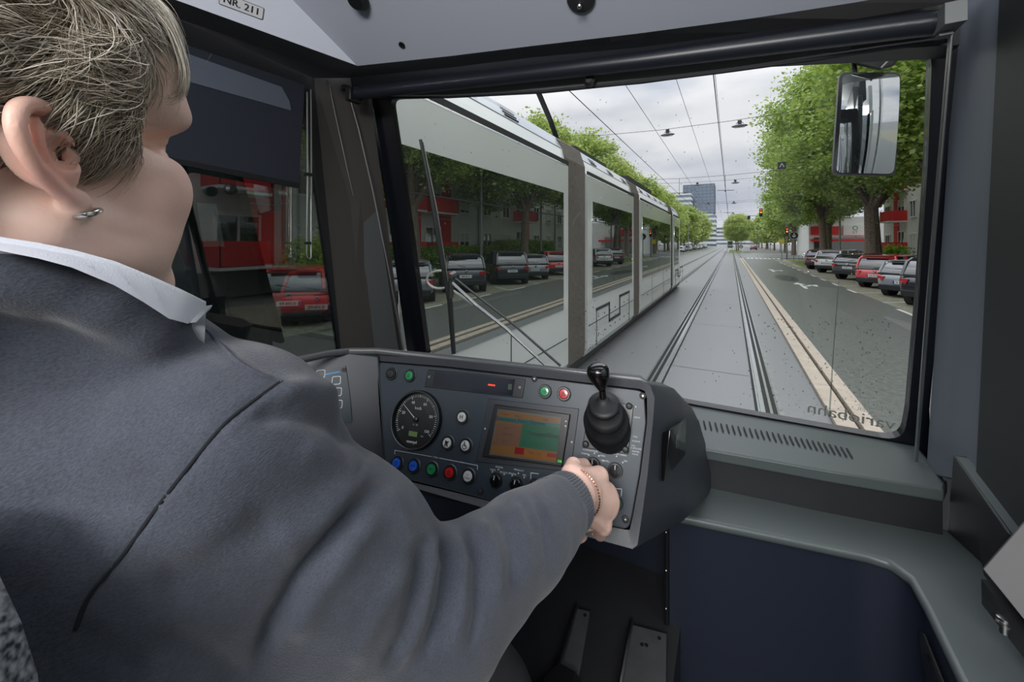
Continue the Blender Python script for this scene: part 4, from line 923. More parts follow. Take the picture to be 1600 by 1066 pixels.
# footwell behind the console
b = MB(); b.box((-.75, 1.22, 1.14), (1.5, .02, .56)); b.build('wall_footwell', m_navy, kind='structure')
b = MB(); b.box((-.36, .75, 1.02), (.5, .92, .255)); b.build('floor_step', m_dashd, kind='structure')
b = MB(); b.box((-.4, .3, .88), (2.0, 2.6, .03)); fl_ = b.build('floor', mat('cab_floor', (40, 40, 41), .6, noise_s=60, noise_a=.3), kind='structure')
def fz(px, py, z): return onZ(px, py, z)
for i, (poly, lb) in enumerate(((((986, 975), (1042, 990), (1040, 1090), (965, 1090)), 'wide grey metal footplate at the right of the footwell'), (((900, 950), (922, 955), (898, 1090), (862, 1090)), 'narrow bright metal rail plate on the footwell floor'))):
    z = 1.165; b = MB(); pl = [fz(x, y, z) for x, y in poly]; b.slab(pl, (0, 0, -.018)); o = b.build('footplate', m_plate2, label=lb, cat='footplate', bevel=.002)
    b = MB(); b.tube([pl[0] + Vector((0, 0, .004)), pl[3] + Vector((0, 0, .004))], .006, 8); b.build('rounded_edge', m_rod, o)
    b = MB()
    for (x, y) in (((1030, 998), (1003, 1008), (1010, 1009)) if i == 0 else ((914, 962),)): b.lathe(fz(x, y, z), (0, 0, 1), [(.004, 0), (.004, .002)], 10)
    b.build('screw', m_black, o)
# ---- vent box on the right
vb = empty('air_vent_box', onX(1500, 800, XR - .01), 'dark grey sloping box with slotted air vents right of the windscreen ledge', 'vent box')
tl, bl = onX(1489, 710, .43), onX(1576, 836, .425)
tr_, br = tl + Vector((.22, .03, .015)), bl + Vector((.22, -.01, .015))
b0_, b1_ = onZ(1478, 830, zs), onZ(1538, 884, zs)
b = MB(); b.add([tl, tr_, br, bl, b0_, b1_, br + Vector((0, 0, -.12)), tr_ + Vector((0, 0, -.2)), ], [(0, 1, 2, 3), (0, 3, 5, 4), (3, 2, 6, 5), (0, 4, 7, 1), (1, 7, 6, 2), (4, 5, 6, 7)]); b.build('box_body', m_dashd, vb, bevel=.004)
nt_ = (tr_ - tl).cross(bl - tl).normalized(); nt_ = nt_ if nt_.z > 0 else -nt_
def onT(px, py): return onP(px, py, tl + nt_ * .0035, nt_)
b = MB(); b.slab([onT(x, y) for x, y in ((1494, 714), (1640, 742), (1680, 940), (1578, 830))], nt_ * .0015); b.build('vent_plate', m_ledge, vb)
b = MB()
for k, (x0, x1, y) in enumerate(((1545, 1583, 737), (1555, 1593, 750), (1563, 1601, 762), (1572, 1606, 774.5), (1580, 1612, 786), (1590, 1620, 798))):
    if k == 0: b.quad(onT(x0, y - .8) + nt_ * .002, onT(x1, y + 1.2) + nt_ * .002, onT(x1, y + 2.2) + nt_ * .002, onT(x0, y + .4) + nt_ * .002)
    else: b.quad(onT(x0, y - 1) + nt_ * .002, onT(x1, y + 1.2) + nt_ * .002, onT(x1, y + 3) + nt_ * .002, onT(x0, y + .8) + nt_ * .002)
b.build('vent_slots', m_dark, vb)
# grey wedge-shaped housing in the right foreground
wd = empty('side_housing', onX(1590, 900, .44), 'grey angular housing with a bolt beneath, at the right edge', 'housing')
a0 = atD(1532, 888, .62)
b = MB(); b.loft([[a0, atD(1640, 765, .60), atD(1760, 1150, .50), atD(1625, 1000, .55)], [a0 + Vector((.1, .05, -.03)), atD(1640, 765, .60) + Vector((.1, .05, -.02)), atD(1760, 1150, .50) + Vector((.1, .05, 0)), atD(1625, 1000, .55) + Vector((.1, .05, 0))]]); b.build('housing_shell', mat('housing_grey', (72, 72, 73), .5), wd, bevel=.003)
b = MB(); b.slab([atD(1533, 905, .64), atD(1620, 1010, .58), atD(1640, 1080, .57), atD(1534, 944, .65)], (.06, .03, -.005)); b.build('under_bracket', m_dashd, wd)
b = MB(); p = atD(1569, 965, .618); b.lathe(p + Vector((0, 0, -.004)), (0, 0, 1), [(.006, -.02), (.006, -.008), (.009, -.008), (.009, -.004), (.006, -.003), (.0085, 0), (.0085, .004), (.005, .006)], 14); b.build('bolt', m_rod, wd, smooth=True)
# ================================================================= the driving console
U = Vector((.985, .174, 0)).normalized(); V0 = Vector((-.062, .351, .934)); V_ = (V0 - U * V0.dot(U)).normalized(); N_ = U.cross(V_).normalized()
K = .8; PO = atD(985, 720, .91 * K)
def cp(px, py, c=0.0): return onP(px, py, PO + N_ * c, N_)          # point on the instrument panel, raised c towards the driver
con = empty('driving_console', cp(800, 800), 'grey driving console with instruments, buttons and a joystick below the windscreen', 'console')
front = [(588, 551), (700, 562), (850, 578), (1000, 596), (1016, 603), (1023, 622), (1020, 660), (1012, 740), (1004, 800), (996, 852), (988, 858), (900, 834), (800, 806), (700, 778), (604, 750), (598, 700), (592, 630)]
bk = [atD(588, 551, 1.3), atD(700, 562, 1.34), atD(860, 578, 1.3), atD(1040, 595, 1.22), atD(1066, 606, 1.20), atD(1084, 628, 1.17), atD(1094, 652, 1.15), atD(1106, 700, 1.12), atD(1113, 738, 1.1), atD(1112, 768, 1.09), atD(1070, 806, 1.06), atD(980, 830, 1.10), atD(850, 810, 1.16), atD(740, 790, 1.2), atD(640, 770, 1.2), atD(620, 700, 1.25), atD(600, 620, 1.28)]
bk = [Vector((p.x, min(p.y, 1.23), p.z)) for p in bk]
F0 = [cp(x, y) for x, y in front]
inner = [(590, 564), (700, 573), (850, 590), (1000, 608), (1007, 611), (1011, 622), (1011, 660), (1001, 740), (989, 806), (984, 828), (978, 828), (900, 813), (800, 792), (700, 767), (600, 743), (597, 700), (592, 630)]
I0 = [cp(x, y, -.004) for x, y in inner]; I1 = [cp(x, y, -.014) for x, y in inner]
F1 = [p - N_ * .01 + ((p - sum(F0, Vector()) / 17).normalized() * .004) for p in F0]
mid = [F1[i].lerp(bk[i], .35) + (Vector((.02, 0, .006)) if 3 <= i <= 9 else Vector((0, 0, .004 if i < 4 else 0))) for i in range(17)]
b = MB(); b.loft([I1, I0, F0, F1, mid, bk], True, False); b.add(bk, [tuple(range(17))]); body = b.build('console_body', m_dash, con, smooth=True, autos=50)
# long top rim, paler than the body, running on to the left wing
rim = [atD(400, 580, .98 * K), atD(470, 562, 1.08 * K), atD(510, 553, 1.14 * K), atD(545, 549, 1.19 * K), atD(590, 549, 1.20 * K), atD(700, 560, 1.16 * K), atD(850, 577, 1.07 * K), atD(1000, 593, .985 * K), atD(1013, 600, .975 * K)]
b = MB(); b.tube(rim, [.008] * 8 + [.004], 10); b.build('top_rim', mat('rim_plastic', (84, 86, 88), .35), con, smooth=True)
# left wing with its own small panel
WNn = Vector((.62, -.72, .30)).normalized(); cW = cp(587, 600)
def cw(px, py, c=0): return onP(px, py, cW + WNn * c, WNn)
b = MB(); wing = [cw(590, 553), cw(545, 551), cw(440, 572), cw(420, 760), cw(604, 748)]
b.slab([cw(592, 556), cw(545, 551), cw(440, 572), cw(420, 770), cw(606, 750), cw(598, 660)], WNn * -.04); b.build('console_wing', m_dash, con, bevel=.004)
b = MB(); b.slab([cw(x, y, .001) for x, y in ((492, 578), (540, 572), (547, 618), (550, 660), (492, 670))], WNn * .0015); wpn = b.build('wing_panel', m_panel, con)
b = MB(); b.lathe(cw(537, 578, .0025), WNn, [(.005, 0), (.005, .002), (.001, .002)], 10); b.build('screw', m_black, wpn)
wu = (cw(548, 590) - cw(500, 592)); wu.z = 0; wu.normalize(); wv = WNn.cross(wu)
b = MB()
for (x, y) in ((501, 584.5), (525.5, 594.5), (527, 612.5), (503, 605), (504, 624), (528, 632)):
    o_ = cw(x, y, .003); a = [o_ + wu * p + wv * q for p, q in rrect(.0195, .0185, .004)]; c = [o_ + wu * p + wv * q for p, q in rrect(.0165, .0155, .0033)]
    n = len(a); b.add(a + c, [(i, (i + 1) % n, (i + 1) % n + n, i + n) for i in range(n)])
b.build('key_outlines', m_print, wpn)
b = MB(); q0 = cw(508, 586.5, .003); q1 = cw(531, 582, .003); b.quad(q0, q1, q1 + wv * .003, q0 + wv * .003); b.build('blue_lettering', mat('print_blue', (70, 150, 200), .6), wpn)
# instrument panel plate
pan_px = [(592, 566), (700, 575), (850, 592), (1006, 611), (1009, 660), (999, 740), (987, 806), (982, 826), (930, 817), (800, 790), (700, 764), (602, 740), (596, 640)]
b = MB(); b.slab(round_poly([cp(x, y, -.003) for x, y in pan_px], [.01, 0, 0, .014, 0, 0, 0, .012, 0, 0, 0, .01, 0]), N_ * -.004); pan = b.build('instrument_panel', m_panel, con)
b = MB(); lp = round_poly([cp(x, y, -.0024) for x, y in pan_px], [.01, 0, 0, .014, 0, 0, 0, .012, 0, 0, 0, .01, 0]); b.tube(lp + [lp[0]], .0012, 4); b.build('panel_joint', m_black, pan)
def at_(px, py): return 570 + px / 3.2, 550 + py / 3.2           # from a 3.2x enlarged view of the console
def cq(x, y, c=0.0): return cp(*at_(x, y), c)
def disc(mb, p, r0, prof, n=28): mb.lathe(p, N_, [(r0 * a, h) for a, h in prof], n); return mb
S = PO and (cq(520, 620) - cq(165, 555)).length
pr = MB()
def label(s, x, y, size): put_text(pr, s, size * K, cq(x, y, -.0021), U, V_)
for (x, y) in ((1390, 220), (1303, 838), (577, 697), (90, 600), (848, 135), (60, 45)):
    b = MB(); disc(b, cq(x, y, -.003), .0065, [(1, 0), (.9, .002), (.4, .0024)], 12); sc_ = b.build('screw', m_black, pan)
    b = MB(); disc(b, cq(x, y, -.0006), .002, [(1, 0), (.8, .0008)], 8); b.build('screw_slot', m_rod, sc_)
m_ring = mat('button_ring_black', (20, 21, 23), .35); m_ringm = mat('button_bezel_grey', (112, 116, 120), .35, metal=.5)
BT = {'green': mat('button_green', (22, 138, 84), .3, coat=.4), 'red': mat('button_red', (196, 18, 28), .3, coat=.4), 'blue': mat('button_blue', (20, 92, 214), .3, coat=.4), 'white': mat('button_white', (206, 208, 208), .3, coat=.3), 'black': mat('button_black', (26, 28, 30), .3)}
m_icon = {'green': mat('icon_dark_green', (14, 90, 56), .5), 'red': mat('icon_dark_red', (120, 10, 16), .5), 'blue': mat('icon_dark_blue', (12, 56, 150), .5), 'white': m_black, 'black': m_ring}
def button(x, y, col, icon, name=None, R0=.0178 * K):
    p = cq(x, y, -.003); b = MB(); disc(b, p, R0, [(1.0, 0), (1.0, .004), (.94, .0065), (.74, .0065), (.72, .003)], 28); r0 = b.build('push_button', m_ring, con, smooth=True, label='push button with %s cap' % col)
    b = MB(); disc(b, p + N_ * .002, R0 * 1.07, [(1, -.002), (1, .0006), (.95, .0014), (.93, .0006)], 28); b.build('bezel', m_ringm, r0, smooth=True)
    b = MB(); disc(b, p, R0 * .7, [(1, .002), (1, .006), (.9, .0075), (.3, .008)], 24); c = b.build('button_cap', BT[col], r0, smooth=True)
    t = MB(); o = p + N_ * .0086; k = R0 * .7
    def bar(x0, y0, x1, y1, w=.1):
        a_ = o + U * x0 * k + V_ * y0 * k; c_ = o + U * x1 * k + V_ * y1 * k; d = (c_ - a_).normalized(); s = d.cross(N_) * w * k; t.quad(a_ - s, a_ + s, c_ + s, c_ - s)
    if icon == 'H': put_text(t, 'H', k * 1.15, o, U, V_, bold=.0003)
    elif icon == 'arrow': bar(-.45, 0, .3, 0, .14); bar(0, .4, .45, 0, .1); bar(0, -.4, .45, 0, .1)
    elif icon == 'tri': bar(-.45, -.35, .45, -.35); bar(-.45, -.35, 0, .45); bar(.45, -.35, 0, .45); bar(0, -.15, 0, .15, .08)
    elif icon == 'lamp': bar(-.4, .35, .3, .35); bar(.3, .35, .3, -.35); bar(.3, -.35, -.4, -.35); bar(-.4, -.35, -.4, .1); bar(-.15, -.1, .1, .15)
    elif icon == 'text': bar(-.55, .06, .55, .06, .1); bar(-.4, .3, .4, .3, .04)
    elif icon == 'door': bar(-.3, .45, .3, .45, .05); bar(-.3, -.4, .3, -.4, .05); bar(-.3, -.4, -.3, .45, .05); bar(.3, -.4, .3, .45, .05); bar(0, -.4, 0, .45, .05)
    elif icon == 'text2': put_text(t, 'TÜREN', k * .42, o - V_ * k * .3, U, V_); put_text(t, 'N', k * .45, o + V_ * k * .3, U, V_)
    elif icon == 'wheelchair':
        bar(-.1, .5, -.05, .0, .1); bar(-.05, .0, .35, 0, .09); bar(.35, 0, .5, -.45, .09); bar(-.1, .25, .25, .25, .07)
        for q in range(9):
            a1, a2 = math.radians(100 + q * 26), math.radians(126 + q * 26); bar(-.05 + .42 * math.cos(a1), -.2 + .42 * math.sin(a1), -.05 + .42 * math.cos(a2), -.2 + .42 * math.sin(a2), .07)
        t.lathe(o + (-U * .1 + V_ * .62) * k, N_, [(k * .13, 0), (k * .13, .0002)], 10)
    elif icon == 'pram':
        bar(-.35, .15, .3, .15, .25); bar(-.3, -.1, .25, -.1, .15); bar(.3, .2, .55, .45, .07); bar(-.35, .35, -.05, .35, .16)
        for q in (-.25, .22): t.lathe(o + (U * q - V_ * .42) * k, N_, [(k * .17, 0), (k * .17, .0002)], 10)
    if t.v: t.build('symbol', m_icon[col], c)
button(135, 110, 'black', None); button(228, 119, 'green', 'lamp'); button(902, 198, 'green', 'arrow', R0=.0168 * K); button(997, 210, 'red', 'tri', R0=.0168 * K)
button(490, 326, 'white', 'H'); button(417, 455, 'white', 'pram'); button(507, 468, 'white', 'wheelchair')
for x, y, c, i in ((165, 555, 'blue', 'door'), (248, 569, 'blue', 'text'), (338, 586, 'green', 'text'), (428, 602, 'red', 'tri'), (520, 620, 'white', 'text2')): button(x, y, c, i)
button(1254, 752, 'green', 'text', R0=.0165 * K)
def line(x0, y0, x1, y1, w=.0006):
    a_ = cq(x0, y0, -.0021); c_ = cq(x1, y1, -.0021); d = (c_ - a_).normalized(); s = d.cross(N_) * w; pr.quad(a_ - s, a_ + s, c_ + s, c_ - s)
line(150, 513, 150, 492); line(150, 492, 335, 524); line(372, 531, 564, 568); line(564, 568, 563, 590); label('TÜREN', 353, 528, .0052)
line(1235, 682, 1285, 686); line(1285, 686, 1282, 722); line(830, 636, 830, 605); line(830, 605, 870, 610)
# double bracketed text near the switches
label('BLINKER', 672, 577, .0052); label('LINKS', 640, 590, .0055); label('RECHTS', 694, 604, .0055); label('FERNLICHT', 770, 592, .005); label('ABBLEND.', 738, 610, .005); label('EIN', 798, 617, .0055)
label('SCHEINWERFER', 1128, 494, .005); label('NORMAL', 1103, 510, .0048); label('NEBEL', 1190, 520, .0048); label('SCHNELL', 1202, 545, .0048); label('FAHRSTUFE SPERRE', 1262, 512, .0048); label('EIN', 1304, 547, .005)
label('BEREIT', 1362, 329, .0048); label('VOR', 1352, 425, .0048); label('RÜCKW.', 1358, 448, .0048); label('TW-', 1343, 470, .0048); label('KUPPLUNG', 1357, 484, .0046); label('BREMSE', 1354, 499, .0046); label('HAND', 1352, 513, .0046)
for x, y in ((638, 600), (668, 588), (697, 612), (737, 618), (768, 607), (797, 628), (1148, 507), (1170, 520), (1120, 516), (1192, 545), (1259, 522), (1290, 553), (1355, 275)):
    pr.lathe(cq(x, y, -.0022), N_, [(.0013, 0), (.0013, .0003)], 8)
pr.build('panel_lettering', m_print, pan)
# rotary switches
for x, y, a_, r_ in ((657, 641, 88, .0165), (757, 662, 80, .0165), (852, 670, 90, .016), (1143, 565, 95, .0165), (1253, 592, 88, .0165)):
    r_ *= K; p = cq(x, y, -.003); b = MB(); disc(b, p, r_, [(1, 0), (1, .003), (.93, .006), (.8, .006)], 26); o = b.build('rotary_switch', m_ring, con, smooth=True)
    a2 = math.radians(a_); d = U * math.cos(a2) + V_ * math.sin(a2); s = d.cross(N_)
    b = MB(); disc(b, p, r_ * .8, [(1, .005), (1, .0075), (.95, .008)], 24); b.slab([p + N_ * .008 + d * (r_ * .78) * i + s * (r_ * .2) * j for i, j in ((-1, -1), (1, -1), (1, 1), (-1, 1))], N_ * .008); kn = b.build('switch_knob', m_glossk, o, bevel=.0006)
    b = MB(); q = p + N_ * .0164; b.slab([q + d * r_ * i + s * .0006 * j for i, j in ((.2, -1), (.74, -1), (.74, 1), (.2, 1))], N_ * .0003); b.build('pointer_mark', m_print, kn)
# speedometer: face circle fitted to its rim
sc0 = cq(262, 338, -.003); SR = .5 * (cq(262, 185) - cq(262, 488)).length * .985
b = MB(); disc(b, sc0, SR, [(1.0, 0), (1.0, .008), (.97, .012), (.93, .012), (.9, .006), (.9, -.001)], 56); sp_ = b.build('speedometer', m_ring, con, smooth=True)
b = MB(); b.lathe(sc0, N_, [(SR * .975, .0115), (SR * .96, .0128), (SR * .94, .0115)], 56, False); b.build('chrome_ring', m_ringm, sp_, smooth=True)
b = MB(); disc(b, sc0, SR * .9, [(1, .0025), (.5, .0035), (.01, .0036)], 56); dial = b.build('dial', mat('dial_black', (8, 9, 9), .4), sp_)
dl = MB(); o = sc0 + N_ * .0042
def pol(a_, r_): a2 = math.radians(a_); return U * math.cos(a2) * r_ * SR + V_ * math.sin(a2) * r_ * SR
for k in range(51):
    a_ = 214 - k * 248 / 50; r1 = .84; r0_ = .76 if k % 10 else .72; w = .0004 if k % 5 else .0007
    p, q = o + pol(a_, r0_), o + pol(a_, r1); s = (q - p).normalized().cross(N_) * w; dl.quad(p - s, p + s, q + s, q - s)
for k, s in ((0, '0'), (10, '20'), (20, '40'), (30, '60'), (40, '80'), (50, '100')): put_text(dl, s, .0085, o + pol(214 - k * 248 / 50, .6), U, V_, bold=.0002)
put_text(dl, 'km/h', .0085, o + pol(90, .38), U, V_, bold=.0002); put_text(dl, 'semvyd', .0085, o + pol(268, .74), U, V_, bold=.0004); put_text(dl, '0 - 70', .005, o + pol(270, .18), U, V_); put_text(dl, 'km', .005, o + pol(305, .62), U, V_)
dl.build('dial_marks', m_print, dial)
b = MB(); b.slab([o + U * x + V_ * y for x, y in ((-.012, -SR * .56), (.009, -SR * .56), (.009, -SR * .4), (-.012, -SR * .4))], N_ * .0004); b.build('odometer_display', mat('lcd_green', (92, 116, 70), .4, emit=(92, 120, 60), estr=.12), dial)
b = MB(); tip = o + (cq(207, 268) - cq(262, 338)).normalized() * SR * .78 * 1.0 + N_ * .002; base = o + N_ * .002 + (o + N_ * .002 - tip) * .02; s = (tip - base).normalized().cross(N_); b.add([base - s * .001, base + s * .001, tip + s * .0004, tip - s * .0004], [(0, 1, 2, 3)]); b.build('needle', m_print, sp_)
b = MB(); disc(b, o, .006, [(1, 0), (.9, .004), (.3, .005)], 16); b.build('needle_hub', m_ring, sp_)
# dot-matrix strip display
def quadpx(ps, c, t): return [cq(x, y, c) for x, y in ps], N_ * t
b = MB(); b.slab(*quadpx(((318, 88), (805, 135), (790, 232), (300, 175)), -.003, .002)); sd = b.build('strip_display', mat('display_frame_black', (20, 22, 26), .35), con, bevel=.001)
b = MB(); b.slab(*quadpx(((352, 98), (752, 138), (738, 220), (338, 172)), -.001, .0006)); b.build('display_window', mat('display_window_dark', (18, 22, 32), .12), sd)
b = MB(); b.slab(*quadpx(((617, 160), (652, 164), (651, 172), (616, 168)), -.0003, .0003)); b.build('red_lettering', mat('led_red', (230, 50, 30), .5, emit=(255, 60, 30), estr=.8), sd)
b = MB(); b.slab(*quadpx(((718, 160), (736, 162), (733, 190), (715, 188)), -.0003, .0003)); b.build('green_segment', mat('led_dim', (40, 62, 46), .5), sd)
for x, y in ((322, 125), (775, 178)): b = MB(); disc(b, cq(x, y, -.001), .0035, [(1, 0), (.8, .001)], 10); b.build('screw', m_ringm, sd)
# colour monitor
b = MB(); b.slab(*quadpx(((620, 233), (1072, 284), (1030, 600), (555, 550)), -.003, .002)); mo_ = b.build('monitor', mat('monitor_plate', (36, 42, 50), .45), con, bevel=.001)
b = MB(); b.slab(*quadpx(((655, 262), (1030, 312), (990, 572), (592, 522)), -.001, .008)); mb2 = b.build('monitor_bezel', m_ring, mo_, bevel=.0015)
b = MB(); b.slab(*quadpx(((665, 285), (985, 328), (957, 556), (622, 514)), .0072, .0006)); b.build('screen_surround', mat('screen_surround', (64, 66, 66), .4), mo_)
def scr(name, ps, col, e=.05, c=.0081):
    b = MB(); b.slab(*quadpx(ps, c, .0003)); col = tuple(v * .86 for v in col); return b.build(name, mat('screen_' + name, col, .25, emit=col, estr=e), mo_)
scr('screen_background', ((672, 293), (982, 335), (955, 550), (628, 510)), (116, 82, 46))
scr('screen_header', ((672, 322), (978, 362), (976, 380), (668, 345)), (40, 94, 92), c=.0085)
scr('screen_green_field', ((790, 358), (976, 382), (962, 500), (770, 474)), (38, 88, 66), c=.0086)
scr('screen_pink_field', ((664, 352), (786, 368), (768, 474), (640, 462)), (104, 76, 60), c=.0086)
scr('screen_red_key', ((752, 476), (797, 482), (794, 514), (748, 509)), (122, 18, 22), c=.009)
scr('screen_footer', ((800, 492), (962, 512), (957, 546), (795, 526)), (128, 82, 30), c=.0088)
scr('screen_red_corner', ((912, 506), (960, 512), (957, 530), (910, 525)), (122, 40, 28), c=.0092)
b = MB(); su_ = (cq(978, 365) - cq(672, 327)).normalized(); sv_ = N_.cross(su_)
for s, x, y, z in (('Eine neue Fahrt Starten', 778, 346, .0125), ('Puntigam/Graz', 892, 414, .0120), ('Y', 796, 456, .010), ('Linie 5', 705, 312, .005), ('Kurs 12', 770, 322, .005), ('9:41', 905, 341, .006), ('Halt    7', 715, 382, .005), ('Route   Zeit', 712, 412, .005), ('Pause', 700, 446, .005), ('Menü    Info', 850, 507, .006)): put_text(b, s, z * K * 1.1, cq(x, y, .0102), su_, sv_)
b.build('screen_lettering', mat('screen_print', (8, 20, 30), .6), mo_)
b = MB(); put_text(b, 'OK', .006, cq(975, 548, .0075), U, V_); b.build('green_lettering', mat('led_green', (60, 220, 60), .4, emit=(60, 230, 60), estr=.8), mo_)
for x, y in ((601, 384), (1035, 451), (1006, 347), (1004, 371)): b = MB(); disc(b, cq(x, y, .0072 if x > 700 and x < 1030 else -.001), .0018, [(1, 0), (.8, .0008)], 8); b.build('monitor_screw', m_print, mo_)
# joystick with bellows gaiter
js = []
b = MB(); b.slab(*quadpx(((1128, 228), (1345, 268), (1318, 512), (1088, 478)), -.003, .003)); jp = b.build('joystick', m_ring, con, bevel=.001, label='black joystick with ribbed rubber gaiter')
for x, y in ((1322, 271), (1303, 487), (1105, 461), (1142, 240)): b = MB(); disc(b, cq(x, y, 0), .0062, [(1, 0), (1, .003), (.7, .0065), (.2, .0075)], 14); b.build('plate_knob', m_dashd, jp, smooth=True)
jc = cq(1214, 388, 0); hp = cq(1192, 235, .045); rr_ = .039
ax = (hp - jc)
prof = [(0, 1.08), (.05, 1.1), (.10, 1.08), (.16, .98), (.20, 1.0), (.28, 1.08), (.34, 1.0), (.42, .82), (.46, .84), (.54, .9), (.60, .8), (.68, .62), (.72, .64), (.78, .72), (.84, .74), (.88, .62), (.92, .36), (1.0, .26), (1.06, .2)]
rings = []
for t_, r_ in prof:
    c_ = jc + ax * t_ + N_ * .012 * math.sin(t_ * math.pi) ; d = (N_.lerp(ax.normalized(), min(1, t_ * .9))).normalized(); u2 = (U - d * U.dot(d)).normalized(); v2 = d.cross(u2)
    rings.append([c_ + (u2 * math.cos(a) + v2 * math.sin(a)) * r_ * rr_ for a in [2 * math.pi * k / 32 for k in range(32)]])
b = MB(); b.loft(rings); b.build('gaiter', mat('gaiter_rubber', (24, 26, 29), .5), jp, smooth=True, autos=80)
s0 = hp + ax.normalized() * .0; k0 = onP(*at_(1187, 190), hp + ax * .25, FW); k1 = onP(*at_(1163, 85), hp + ax * .45, FW)
b = MB(); b.tube([s0, k0], [.0065, .0062], 12); dd = (k1 - k0); b.lathe(k0, dd, [(.005, 0), (.008, .003), (.013, dd.length * .3), (.0185, dd.length * .6), (.0205, dd.length * .8), (.0205, dd.length * .95), (.0175, dd.length * 1.1), (.011, dd.length * 1.19), (.004, dd.length * 1.22)], 24); b.build('knob', m_glossk, jp, smooth=True, autos=60)
# card reader box on the console's right flank
fc = [atD(1047, 671, .750), atD(1072, 653, .825), atD(1071, 711, .82), atD(1037, 753, .735)]
nn = (fc[1] - fc[0]).cross(fc[2] - fc[1]).normalized(); nn = nn if nn.dot(CAM - fc[0]) > 0 else -nn
b = MB(); bkp = [atD(1030, 679, .775), atD(1062, 662, .87), atD(1062, 716, .87), atD(1029, 752, .775)]
b.loft([fc, bkp]); crd = b.build('card_reader', m_glossk, con, bevel=.002, label='flat black card reader on the right flank')
cc = (fc[0] + fc[1] + fc[2] + fc[3]) / 4 + nn * .0012 + Vector((0, 0, .012)); cu_ = (fc[1] - fc[0]); cu_.z = 0; cu_.normalize(); cv_ = nn.cross(cu_); cv_ = cv_ if cv_.z > 0 else -cv_
b = MB(); a = [cc + cu_ * x + cv_ * y for x, y in rrect(.017, .03, .003)]; c = [cc + cu_ * x + cv_ * y for x, y in rrect(.0155, .0285, .0025)]; n = len(a); b.add(a + c, [(i, (i + 1) % n, (i + 1) % n + n, i + n) for i in range(n)])
for x, y, w, h in ((-.003, 0, .001, .018), (.003, .004, .001, .01), (0, .009, .007, .001), (0, 0, .006, .001)): b.add([cc + cu_ * (x + i * w) + cv_ * (y + j * h / 2) for i, j in ((-1, -1), (1, -1), (1, 1), (-1, 1))], [(0, 1, 2, 3)])
b.build('symbol', mat('symbol_grey', (120, 122, 124), .5), crd)
